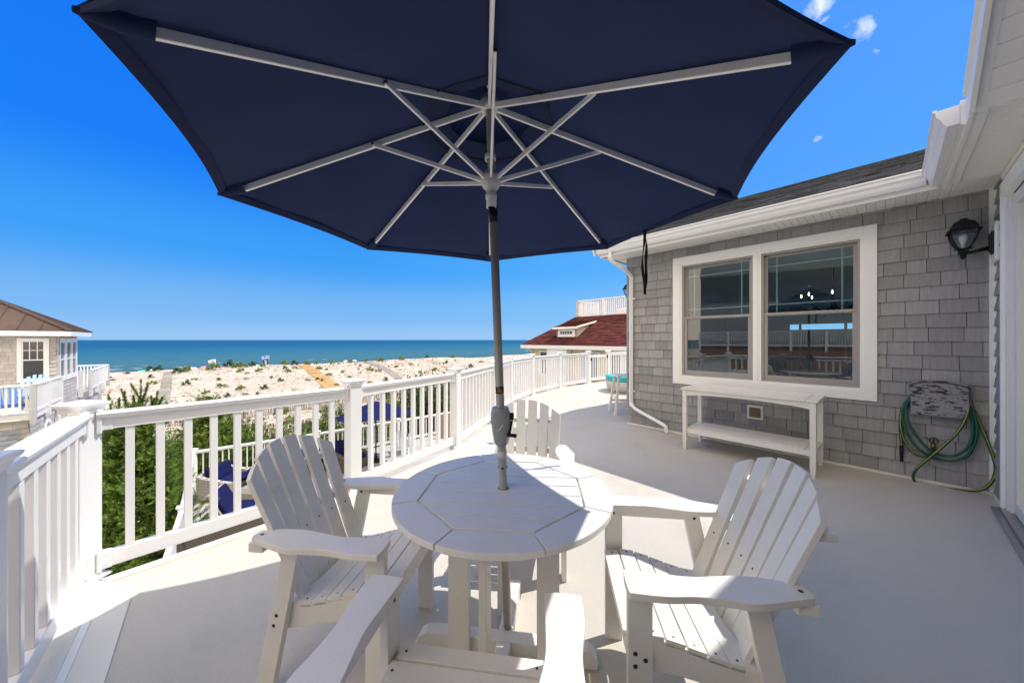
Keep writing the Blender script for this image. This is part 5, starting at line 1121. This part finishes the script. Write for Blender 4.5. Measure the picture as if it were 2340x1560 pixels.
# snow fences
def slat_fence(uvs, label, h=1.15, c_=None):
    P = [SEA * c_ + ALONG * x for x in uvs]; t = thing('slat_fence', label, 'fence', P[0]); rr = random.Random(int(c_)); sl = MB(); ps = MB(); n = 0
    L_ = (P[-1] - P[0]).length; d = (P[-1] - P[0]).normalized(); x = 0
    while x < L_:
        p = P[0] + d * x + SEA * (math.sin(x * .21) * .35); z = ground(p.x, p.y); tl = rr.gauss(0, .05); sl.beam(V((p.x, p.y, z - .1)), V((p.x, p.y, z + h + rr.uniform(-.08, .06))) + d * tl, .055, .015, up=SEA); x += rr.uniform(.10, .14)
    x = 0
    while x < L_:
        p = P[0] + d * x + SEA * (math.sin(x * .21) * .35 + .05); z = ground(p.x, p.y); ps.tube([V((p.x, p.y, z - .2)), V((p.x, p.y, z + h + .2))], .05, 6); x += 3
    sl.build('slats', M_wood, t); ps.build('posts', M_wood, t); ps = MB()
    for hh_ in (.25, .6, .95):
        pts = []; x = 0
        while x < L_: p = P[0] + d * x + SEA * (math.sin(x * .21) * .35 + .01); pts.append(V((p.x, p.y, ground(p.x, p.y) + hh_))); x += .8
        ps.tube(pts, .006, 4, cap=False)
    ps.build('wires', M_wood, t); return t
slat_fence((-28, 34), 'long weathered slat fence along the foot of the dune', c_=49)
slat_fence((-2, 26), 'nearer weathered slat fence standing among the green shrubs', c_=37.5)
# ------------------------------------------------------------------ things on the beach
def bpt(u, c_): k_ = (u - CU) / FPX; Y = c_ / (k_ * SEA.x + SEA.y); return V((k_ * Y, Y, prof(c_)))
def beach_umbrella(u, v, c_, m, label, R_=1.1, mm=None):
    p = bpt(u, c_); top = EYE - (v - CVH) / FPX * p.y; t = thing('beach_umbrella', label, 'umbrella', p); k = MB(); k.tube([p - Z * .2, V((p.x, p.y, top))], .025, 6); k.build('pole', M_white, t); k = MB(); c = V((p.x, p.y, top)); n = 8
    for i in range(n):
        a, b = 2 * PI * i / n, 2 * PI * (i + 1) / n; k.mi = i % 2 if mm else 0
        for (r0, r1, z0, z1) in ((.01, .55, 0, -.12), (.55, 1, -.12, -.42)):
            P = lambda a, r, z: c + V((math.cos(a) * r * R_, math.sin(a) * r * R_, z)); k.quad(P(a, r0, z0), P(a, r1, z1), P(b, r1, z1), P(b, r0, z0))
    k.build('canopy', [m, mm or m], t); return t
beach_umbrella(326, 845, 122, M_green, 'sea green beach umbrella left of the grey boardwalk, the left of a pair', 1.1)
beach_umbrella(345, 842, 124, M_green, 'sea green and white beach umbrella left of the grey boardwalk, the right of a pair', 1.2, M_white)
beach_umbrella(438, 838, 124, M_white, 'white and lilac beach umbrella just right of the grey boardwalk', 1.2, M_lilac)
beach_umbrella(467, 836, 124, M_pink, 'pink beach umbrella below the white flag', 1.0)
beach_umbrella(494, 838, 122, M_green, 'small green beach umbrella at the foot of the white flag', .5)
beach_umbrella(511, 837, 122, M_pink, 'small rose beach umbrella right of the white flag', .6)
beach_umbrella(553, 836, 124, M_lilac, 'pale lilac beach umbrella left of the blue flag', .9, M_white)
beach_umbrella(588, 833, 122, M_white, 'white and blue beach umbrella beside the blue flag', .9, M_flagl)
beach_umbrella(608, 832, 122, M_lilac, 'purple beach umbrella under the blue flag', .5)
beach_umbrella(790, 823, 122, M_white, 'white beach umbrella far right of the yellow boardwalk', .9)
beach_umbrella(809, 822, 122, M_pink, 'pink beach umbrella beside the white one right of the yellow boardwalk', 1.0, M_white)
def wavy(k, A, B, D, m_i, amp=.05, n=8):     # A top left, B top right, D downward vector
    k.mi = m_i; nn_ = (B - A).cross(D).normalized(); vs = []
    for i in range(n + 1):
        f = i / n; o = nn_ * math.sin(f * 6) * amp * f
        vs += [A.lerp(B, f) + o, A.lerp(B, f) + D + o]
    k.add(vs, [(2 * i, 2 * i + 1, 2 * i + 3, 2 * i + 2) for i in range(n)])
def flag(u, v_top, v_bot, pts, label, fn):
    p = bpt(u, 122); t = thing('beach_flag', label, 'flag', p); k = MB(); k.tube([p - Z * .2, pxy(u, v_top, p.y)], .03, 6); k.build('pole', M_white, t); k = MB(); fn(k, p.y); k.build('cloth', [M_white, M_flagb, M_flagn, M_flagl], t)
def fn1(k, Y):
    q = lambda u, v, o=0: pxy(u, v, Y - o); wavy(k, q(475, 824), q(491, 820), q(477, 831) - q(475, 824), 0)
    k.mi = 2
    for (u, v, w_, h_) in ((477.5, 826.8, 1.6, 2.6), (481.3, 824.7, 1.5, 1.8), (484.2, 824.0, 1.5, 1.8), (487.2, 823.2, 1.5, 1.8), (481.8, 828, 1.6, 1.7), (484.9, 827.2, 1.5, 1.6), (487.8, 826.6, 1.3, 1.6)): k.quad(q(u, v, .15), q(u + w_, v - .3, .15), q(u + w_, v + h_ - .3, .15), q(u, v + h_, .15))
flag(492.5, 820, 836, None, 'white flag with dark lettering on the beach', fn1)
def fn2(k, Y):
    q = lambda u, v, o=0: pxy(u, v, Y - o); wavy(k, q(597, 815), q(611, 811.5), q(599.5, 822) - q(597, 815), 3); wavy(k, q(599.5, 822), q(613.5, 819), q(602, 832) - q(599.5, 822), 2)
    k.mi = 1; c = q(604.6, 815.8, .15); k.lathe([(.001, 0), (.24, 0)], c, 12, (0, -1, 0)); k.mi = 0; k.lathe([(.001, 0), (.26, 0)], q(607.3, 829, .15), 12, (0, -1, 0))
    for (u, v, w_) in ((604, 823.4, 5), (604.5, 825.2, 6)): k.quad(q(u, v, .15), q(u + w_, v - .8, .15), q(u + w_, v + .3, .15), q(u, v + 1.1, .15))
    k.mi = 1
flag(614.5, 811, 834, None, 'light blue and navy flag with round emblems on the beach', fn2)
def person(p, label, mcloth, h=1.72):
    t = thing('person', label, 'person', p); me = bpy.data.meshes.new('body'); s = h / 1.72
    J = [(0, 0, .95, .13), (0, 0, 1.2, .12), (0, 0, 1.42, .14), (0, 0, 1.52, .055), (0, -.01, 1.62, .09), (0, 0, 1.70, .06), (.19, 0, 1.40, .055), (.25, .02, 1.13, .04), (.27, -.05, .9, .03), (-.19, 0, 1.40, .055), (-.25, .02, 1.13, .04), (-.24, -.08, .9, .03), (.1, 0, .88, .09), (.11, -.02, .5, .06), (.12, .02, .06, .045), (.12, -.13, .03, .035), (-.1, 0, .88, .09), (-.11, .02, .5, .06), (-.12, .05, .06, .045), (-.12, -.1, .03, .035)]
    E_ = [(0, 1), (1, 2), (2, 3), (3, 4), (4, 5), (2, 6), (6, 7), (7, 8), (2, 9), (9, 10), (10, 11), (0, 12), (12, 13), (13, 14), (14, 15), (0, 16), (16, 17), (17, 18), (18, 19)]
    me.from_pydata([(a * s, b * s, c * s) for a, b, c, _ in J], E_, []); me.materials.append(M_skin); o = bpy.data.objects.new('body', me); C.objects.link(o); o.parent = t; m = o.modifiers.new('skin', 'SKIN'); m.use_smooth_shade = True
    for v_, j in zip(me.skin_vertices[0].data, J): v_.radius = (j[3] * s, j[3] * s * .85)
    me.skin_vertices[0].data[0].use_root = True; o.modifiers.new('sub', 'SUBSURF').levels = 1; ORG[o] = V(p)
    k = MB(); k.lathe([(.135, .84), (.15, .95), (.135, 1.05)], p, 12); k.build('swimsuit', mcloth, t); k = MB(); k.lathe([(.095, 1.60), (.102, 1.66), (.08, 1.73), (.01, 1.755)], p + V((0, .015, 0)), 12); k.build('hair', M_hair, t); return t
for (u, vt, m_, lb_) in ((232, 848, M_white, 'person in pale clothing standing on the beach beside the left house balcony'), (242, 846.5, M_swim, 'person in dark swimwear standing on the beach, right of the one in pale clothing')):
    p = bpt(u, 113.5); tz = EYE - (vt - CVH) / FPX * p.y; p.z = tz - 1.76; person(p, lb_, m_)
# ------------------------------------------------------------------ house on the left
LH = thing('shingled_house', 'tan shingled beach house with an aged copper hip roof and white balconies', 'house', (-18, 14, -7.4))
A = V((-17.9, 13.5, 0)); f1 = V((-.69, .724, 0)).normalized(); f2 = V((-.724, -.69, 0)).normalized(); n1 = -f2; n2 = -f1      # f1 away to the sea, f2 to the left; n1 outward of the side, n2 outward of the front
ET = 1.72; random.seed(31)
whole = (.17, .9, -.05, 1.62)
k = MB(); shingles(k, A, f2, Z, n2, 0, 7, -.85, ET, [whole], expo=.15, wmin=.14, wmax=.28, thick=.028); sw3 = (.25, 3.3, -.12, 1.62)
shingles(k, A, f1, Z, n1, .0, 3.5, -.85, ET, [sw3], expo=.15, wmin=.14, wmax=.28, thick=.028)
Kc = A - f1 * 3.3
arches = [(2.02 - 3.3 + 3.3, -2.6), (3.47, -2.6), (5.04, -2.6)]
shingles(k, Kc, f1, Z, n1, 0, 13.4, -7.4, -.87, expo=.17, wmin=.16, wmax=.34, thick=.03)
shingles(k, Kc, f2, Z, n2, 0, 9, -7.4, -.87, expo=.17, wmin=.16, wmax=.34, thick=.03)
k.build('shingle_siding', M_tan, LH)
k = MB()
for (O_, U_, a_, b_, z0, z1) in ((A - f1 * .0, f2, 0, 7, -.9, ET), (A, f1, 0, 3.5, -.9, ET), (Kc, f1, 0, 13.4, -7.4, -.9), (Kc, f2, 0, 9, -7.4, -.9)): k.quad(O_ + U_ * a_ + Z * z0, O_ + U_ * b_ + Z * z0, O_ + U_ * b_ + Z * z1, O_ + U_ * a_ + Z * z1)
B_ = A + f1 * 3.5; k.quad(B_ + Z * -.9, B_ + f2 * 7 + Z * -.9, B_ + f2 * 7 + Z * ET, B_ + Z * ET)
k.build('wall', mat('wall_tan', (.30, .25, .21), .9), LH)
def lwin(O_, U_, n_, a, b, z0, z1, tr_, grid, name='window'):
    k = MB(); P = lambda x, z, o: O_ + U_ * x + Z * z + n_ * o
    def bb(mb, x0, x1, zz0, zz1, o0, o1): mb.box(P((x0 + x1) / 2, (zz0 + zz1) / 2, (o0 + o1) / 2), (x1 - x0, o1 - o0, zz1 - zz0), X=U_, Y=n_)
    bb(k, a, a + tr_, z0, z1, 0, .045); bb(k, b - tr_, b, z0, z1, 0, .045); bb(k, a + tr_, b - tr_, z1 - tr_, z1, 0, .045); bb(k, a + tr_, b - tr_, z0, z0 + tr_, 0, .05)
    w_ = k.build(name, M_vinyl, LH); k = MB(); zm = z0 + (z1 - z0) * .5; x0, x1 = a + tr_, b - tr_
    bb(k, x0, x1, zm - .02, zm + .02, .005, .035); bb(k, x0, x0 + .035, z0 + tr_, z1 - tr_, .005, .03); bb(k, x1 - .035, x1, z0 + tr_, z1 - tr_, .005, .03); bb(k, x0 + .035, x1 - .035, z0 + tr_, z0 + tr_ + .04, .005, .03); bb(k, x0 + .035, x1 - .035, z1 - tr_ - .04, z1 - tr_, .005, .03)
    for j in range(1, grid): xx = x0 + (x1 - x0) * j / grid; bb(k, xx - .01, xx + .01, zm + .02, z1 - tr_ - .04, .008, .02)
    if grid > 1: bb(k, x0 + .035, x1 - .035, (zm + z1 - tr_) / 2 - .01, (zm + z1 - tr_) / 2 + .01, .008, .022)
    k.build('sash', M_vinyl, w_)
    k = MB(); k.quad(P(x0, z0 + tr_, .006), P(x1, z0 + tr_, .006), P(x1, z1 - tr_, .006), P(x0, z1 - tr_, .006)); k.build('pane', M_pane, w_)
M_pane = mat('dark_pane', (.025, .03, .035), .08, .8)
lwin(A, f2, n2, .17, .9, -.05, 1.62, .10, 3)
for j in range(3): x = .28 + j * 1.02; lwin(A, f1, n1, x, x + .98, -.12, 1.62, .15, 1)
k = MB()
for tt in (.02,): k.box(A + f1 * .06 + n1 * .02 + Z * .45, (.12, .05, 2.5), X=f1, Y=n1)
k.build('corner_board', mat('corner_tan', (.50, .45, .41), .7), LH)
for xx in (2.02, 3.47, 5.04, 6.9):
    pr_ = [(-.42, -3.4), (-.42, -1.95)] + [(-.42 * math.cos(PI * j / 12), -1.95 + .5 * math.sin(PI * j / 12)) for j in range(1, 12)] + [(.42, -1.95), (.42, -3.4)]
    ou = [(x * 1.28, z if z < -1.95 else -1.95 + (z + 1.95) * 1.25) for x, z in pr_]
    k = MB(); k.prism(ou, Kc + f1 * xx + n1 * .0, f1, Z, n1, .045); w_ = k.build('arched_window', M_vinyl, LH, fix=True)
    k = MB(); k.prism(pr_, Kc + f1 * xx + n1 * .0, f1, Z, n1, .05); k.build('pane', M_pane, w_, fix=True); k = MB(); k.box(Kc + f1 * xx + n1 * .055 + Z * -2.4, (.03, .02, 1.9), X=f1, Y=n1); k.build('muntin', M_vinyl, w_)
# hip roof: eaves, ridge along f2
ov = .5; r0 = A + n1 * .42 + n2 * ov; dpt = 3.5 + ov + .05; ez = ET + .17; rz = ez + 1.22; half = dpt / 2
e00 = r0 + Z * ez; e10 = r0 + f1 * dpt + Z * ez; pk = r0 + f1 * half + f2 * 2.1 + Z * rz; pk2 = pk + f2 * 6; e01 = e00 + f2 * 10; e11 = e10 + f2 * 10
k = MB(); k.add([e00, e10, pk, pk2, e01, e11], [(0, 1, 2), (0, 2, 3, 4), (1, 5, 3, 2)])
k.add([p - Z * .06 for p in (e00, e10, e11, e01)], [(0, 1, 2, 3)]); rf = k.build('roof', M_copper, LH, fix=False)
k = MB(); nf = (pk - e00).cross(f2).normalized(); nf = nf if nf.z > 0 else -nf
def lerpseam(E0_, E1_, P0_, P1_, n, nrm):
    for i in range(n):
        f = (i + .5) / n; e_ = E0_.lerp(E1_, f)
        yield e_
upf = (pk2 - e00 - f2 * (pk2 - e00).dot(f2)); 
for i in range(16):
    s_ = .5 * (i + .5); b0_ = e00 + f2 * s_; mx_ = upf if s_ > 2.1 else upf * (s_ / 2.1); k.beam(b0_ + nf * .015, b0_ + mx_ + nf * .015, .025, .035, up=nf)
up1 = (pk - e00) - f1 * (pk - e00).dot(f1); ns = f1.cross(up1).normalized(); ns = ns if ns.z > 0 else -ns
for i in range(22):
    s_ = dpt * (i + .5) / 22; b0_ = e00 + f1 * s_; fr_ = 1 - abs(s_ - half) / half; k.beam(b0_ + ns * .015, b0_ + up1 * fr_ + ns * .015, .02, .035, up=ns)
k.build('roof_seam', M_copper, rf); k = MB()
for a_, b_ in ((e00, pk), (e10, pk), (pk, pk2)): k.beam(a_ + Z * .02, b_ + Z * .02, .16, .05)
k.build('ridge_cap', M_copper, rf)
k = MB(); k.beam(e00 - Z * .10 - n2 * .02, e01 - Z * .10 - n2 * .02, .06, .18); k.beam(e00 - Z * .10 - n1 * .02, e10 - Z * .10 - n1 * .02, .06, .18); k.add([p - Z * .18 for p in (e00, e10, e11, e01)], [(0, 1, 2, 3)]); k.build('fascia', M_vinyl, LH)
def brail(P, z0, ztop, name='balcony'):
    o = thing('x', None, None, P[0]); o.name = name; o.parent = LH; o.location = V(P[0]) - ORG[LH]; 
    rail_low(o, P, z0, ztop)
def rail_low(root, P, z0, ztop):
    k = MB(); bx_ = []; px_ = []
    for a_, b_ in zip(P, P[1:]):
        d_ = (b_ - a_).normalized(); l_ = (b_ - a_).length; k.beam(V((a_.x, a_.y, z0 + ztop - .03)), V((b_.x, b_.y, z0 + ztop - .03)), .10, .06); k.beam(V((a_.x, a_.y, z0 + .10)), V((b_.x, b_.y, z0 + .10)), .05, .08); n_ = int(l_ / .125)
        for j in range(1, n_): m_ = a_ + d_ * (l_ * j / n_); bx_.append(((m_.x, m_.y, z0 + ztop / 2 + .02), (.045, .045, ztop - .16), d_))
        m = max(1, int(l_ / 1.6))
        for j in range(m + 1): p_ = a_ + d_ * (l_ * j / m); px_.append(((p_.x, p_.y, z0 + ztop / 2 - .15), (.13, .13, ztop + .25), d_))
    bR = MB(); bR.v = k.v; bR.f = k.f; bR.m = k.m; bR.s = k.s
    r_ = bR.build('balcony_rail', M_vinyl, root); 
    for nm, lst in (('post', px_), ('baluster', bx_)):
        rest = MB()
        for j, (c_, d3, X_) in enumerate(lst):
            m_ = MB() if j < 40 else rest; m_.box(c_, d3, X=X_, Y=V((-X_.y, X_.x, 0)))
            if j < 40: m_.build(nm, M_vinyl, r_)
        if rest.v: tag(rest.build(nm + 's', M_vinyl, r_), kind='stuff')
k = MB(); k.prism([(0, 0), (3.3, 0), (3.3, 9), (0, 9)], Kc + n1 * .08 - f1 * .08 + Z * -.85, f1, f2, -Z, .18); k.build('balcony_floor', M_vinyl, LH, fix=True)
rail_low(LH, [Kc + f1 * 3.25 + n1 * .1, Kc + n1 * .1 - f1 * .1, Kc - f1 * .1 + f2 * 8], -.85, .98)
G0 = A + f1 * 3.6 + n1 * .05; k = MB(); k.prism([(0, 0), (5.2, 0), (5.2, 6), (0, 6)], G0 - n1 * 0 + Z * -.85, f1, f2, -Z, .2); k.build('balcony_floor', M_vinyl, LH, fix=True)
G1 = G0 + n1 * .35; rail_low(LH, [G0 + n1 * .05, G1, G1 + f1 * 5.1, G1 + f1 * 5.1 + f2 * 5], -.85, .98)
k = MB(); dsq = A + n1 * .12 - f1 * .1; k.tube([dsq + Z * -.95, dsq + Z * -1.05 - f1 * .25, dsq - f1 * .3 + Z * -1.4, dsq - f1 * .3 + Z * -7.3], .06, 6); k.build('downspout', M_vinyl, LH)
# lower roof slope at the left
k = MB(); q0_ = pxy(48, 982, 9.6); q1_ = q0_ + f2 * 6; sd_ = (n2 * .75 - Z * .62).normalized(); shingles(k, q0_ + sd_ * 2.2, f2, -sd_, (Z * .75 + n2 * .62).normalized(), 0, 6, 0, 2.2, expo=.17, wmin=.2, wmax=.5, thick=.015); k.build('lower_roof', M_asph, LH)
small_adirondack(A + n2 * .95 + f2 * .35 + Z * -.85, (.69, -.72), M_blue, 'pale blue adirondack chair on the left house balcony, its back against the window', 1.1)
small_adirondack(Kc + f2 * .45 + f1 * .55 + Z * -.85, (.9, -.4), mat('deep_blue_chair', (.06, .18, .48), .45), 'deep blue adirondack chair low behind the near balcony rail of the left house', .85)
# ------------------------------------------------------------------ red roofed house on the right
RH = thing('red_roof_house', 'cream house with a dark red shingle roof, a small dormer and a rooftop railing', 'house', (8, 23, -7.4))
g1 = V((.6708, -.7417, 0)); gb = V((.7417, .6708, 0))
E_ = pxy(1190, 788, 20.2); EW = 7.3; Ez = E_.z; random.seed(41)
pit = .56; sl_ = (gb + Z * pit).normalized(); nn2 = g1.cross(sl_); nn2 = nn2 if nn2.z > 0 else -nn2
LS = 3.0 * math.sqrt(1 + pit * pit); HK = .5
def onplane(u, v, P0, n_): r_ = V(((u - CU) / FPX, 1, (CVH - v) / FPX)); o_ = V((0, 0, EYE)); return o_ + r_ * ((P0 - o_).dot(n_) / r_.dot(n_))
k = MB(); shingles(k, E_, g1, sl_, nn2, 0, EW, 0, LS, expo=.16, wmin=.2, wmax=.45, thick=.028, ur=lambda v: (v * HK, EW))
k.quad(E_ - nn2 * .01, E_ + g1 * EW - nn2 * .01, E_ + g1 * EW + sl_ * LS - nn2 * .01, E_ + g1 * (LS * HK) + sl_ * LS - nn2 * .01)
topL = E_ + g1 * (LS * HK) + sl_ * LS; k.quad(topL, E_ + g1 * EW + sl_ * LS, E_ + g1 * EW + sl_ * LS + gb * 6, topL + gb * 6)
bl = E_ + gb * 12; k.quad(bl, E_, topL, topL + gb * 6)
k.build('roof', M_red, RH)
k = MB(); k.beam(E_ - Z * .09, E_ + g1 * EW - Z * .09, .05, .19); k.beam(E_ - Z * .09, bl - Z * .09, .05, .19); k.add([p - Z * .15 for p in (E_, E_ + g1 * EW, E_ + g1 * EW + gb * 1.2, E_ + gb * 1.2)], [(0, 1, 2, 3)]); k.build('fascia', M_vinyl, RH)
wl = E_ + gb * .5 + g1 * .45; k = MB(); k.quad(wl + Z * (-7.4 - wl.z), wl + g1 * (EW - .5) + Z * (-7.4 - wl.z), wl + g1 * (EW - .5) - Z * .15, wl - Z * .15); k.quad(wl + Z * (-7.4 - wl.z), wl - Z * .15, wl + gb * 10 - Z * .15, wl + gb * 10 + Z * (-7.4 - wl.z)); q_ = wl + g1 * (EW - .5); k.quad(q_ + Z * (-7.4 - wl.z), q_ - Z * .15, q_ + gb * 10 - Z * .15, q_ + gb * 10 + Z * (-7.4 - wl.z)); k.build('wall', M_cream, RH)
def wa(u, v=800): return (onplane(u, v, wl, gb) - wl).dot(g1)
x0, x1 = wa(1261), wa(1306); k = MB(); k.box(wl + g1 * ((x0 + x1) / 2) - gb * .22 - Z * 2.2, (x1 - x0, .4, 4.08), X=g1, Y=gb); k.build('porch_bay', M_vinyl, RH)
for ua, ub in ((1236, 1259), (1330, 1342), (1352, 1370), (1398, 1420)):
    x0, x1 = wa(ua), wa(ub); k = MB(); c = wl + g1 * ((x0 + x1) / 2) - gb * .03 - Z * 1.0; k.box(c, (x1 - x0 + .12, .08, 1.4), X=g1, Y=gb); w_ = k.build('window', M_vinyl, RH); k = MB(); k.box(c - gb * .03, (x1 - x0 - .08, .06, 1.2), X=g1, Y=gb); k.build('pane', M_pane, w_)
# dormer
rc0 = onplane(1272, 770.5, E_, nn2); rc1 = onplane(1319, 770.8, rc0, gb); dw = (rc1 - rc0).dot(g1); hd = .50
k = MB(); cm = rc0 + g1 * (dw / 2); k.box(cm + gb * .7 + Z * (hd / 2 - .1), (dw, 1.4, hd + .2), X=g1, Y=gb); dm = k.build('dormer', mat('dormer_grey', (.30, .285, .27), .8), RH)
k = MB(); cw_ = cm + Z * .24 - gb * .02; k.box(cw_, (dw * .80, .05, .44), X=g1, Y=gb); k.build('window_frame', M_vinyl, dm); k = MB(); k.box(cw_ - gb * .03 + Z * .01, (dw * .56, .03, .15), X=g1, Y=gb); k.build('pane', M_pane, dm)
k = MB()
for j in range(1, 5): k.box(cw_ - gb * .05 - g1 * (dw * .28) + g1 * (dw * .56 * j / 5) + Z * .01, (.025, .02, .15), X=g1, Y=gb)
k.build('muntin', M_vinyl, dm)
ds_ = (gb + Z * .20).normalized(); dn = g1.cross(ds_); dn = dn if dn.z > 0 else -dn; k = MB(); O_ = rc0 - g1 * .14 - gb * .18 + Z * (hd + .06); DL = 2.0; shingles(k, O_, g1, ds_, dn, 0, dw + .28, 0, DL, expo=.16, wmin=.2, wmax=.45, thick=.028); k.quad(O_, O_ + g1 * (dw + .28), O_ + g1 * (dw + .28) + ds_ * DL, O_ + ds_ * DL); k.build('dormer_roof', M_red, dm)
k = MB(); k.beam(O_ - Z * .06, O_ + g1 * (dw + .28) - Z * .06, .05, .12); k.beam(O_ + g1 * (dw + .27) - Z * .03, O_ + g1 * (dw + .27) + ds_ * (DL * .9) - Z * .03, .04, .10, up=dn); k.build('dormer_fascia', M_vinyl, dm)
k = MB(); a_ = rc1 + Z * (hd - .02); b_ = rc1 - Z * .02; c_ = a_ + gb * 1.25; k.add([b_ + g1 * .003, a_ + g1 * .003, c_ + g1 * .003 + Z * .2], [(0, 1, 2)]); k.build('dormer_side', M_tan, dm)
rail_low(RH, [topL + gb * 2.2 + g1 * .05, topL + gb * .1 + g1 * .05, topL + g1 * (EW - LS * HK) + gb * .1], topL.z, 1.0)
k = MB(); rc = topL + g1 * 2.6 + gb * 3.2; k.lathe([(1.9, 0), (1.9, .35), (1.5, .5), (.02, .7)], rc, 28); k.build('roof_cabin', mat('pale_roof_dome', (.62, .57, .52), .8), RH)
fl_ = onplane(1210, 797, E_ + gb * .4, gb)
k = MB()
for s_ in (-1, 1): k.tube([fl_ + Z * .1, fl_ + g1 * (s_ * .08) - Z * .05, fl_ + g1 * (s_ * .2) - Z * .12 - gb * .08], [.02, .03, .07], 8)
k.build('flood_light', M_trim, RH)
k = MB(); sp_r = wl - gb * .4 - Z * 2.5; k.box(sp_r + g1 * 5.2, (3.2, .2, 1.3), X=g1, Y=gb); k.build('porch_wall', mat('brown_panel', (.13, .08, .06), .7), RH)
# neighbour behind the viewer, met only as a reflection in the panes
BH = thing('neighbour_house', 'grey shingled house with a red lower roof standing behind the viewer', 'house', (-16, -9, -7.4))
b1 = V((.45, -.9, 0)).normalized(); b2 = V((.9, .45, 0)).normalized(); O_ = V((-17, -3, 0)); k = MB(); k.quad(O_ + Z * -7.4, O_ + b1 * 22 + Z * -7.4, O_ + b1 * 22 + Z * 6.0, O_ + Z * 6.0); k.build('wall', mat('grey_wall', (.27, .31, .33), .8), BH)
k = MB(); k.quad(O_ + b2 * 2.4 - Z * .3, O_ + b2 * 2.4 + b1 * 22 - Z * .3, O_ + b1 * 22 + Z * 1.1, O_ + Z * 1.1); k.build('lower_roof', mat('faded_red_roof', (.15, .07, .05), .9), BH)
k = MB(); k.beam(O_ + b2 * 2.4 - Z * .4, O_ + b2 * 2.4 + b1 * 22 - Z * .4, .1, .25); k.build('fascia', M_vinyl, BH)
rail_low(BH, [O_ + b2 * .4, O_ + b2 * .4 + b1 * 20], 1.1, 1.0)
k = MB(); k.quad(O_ + b2 * 1 + Z * 5.8, O_ + b1 * 22 + b2 * 1 + Z * 5.8, O_ + b1 * 22 - b2 * 4 + Z * 9.2, O_ - b2 * 4 + Z * 9.2); k.build('roof', M_asph, BH)
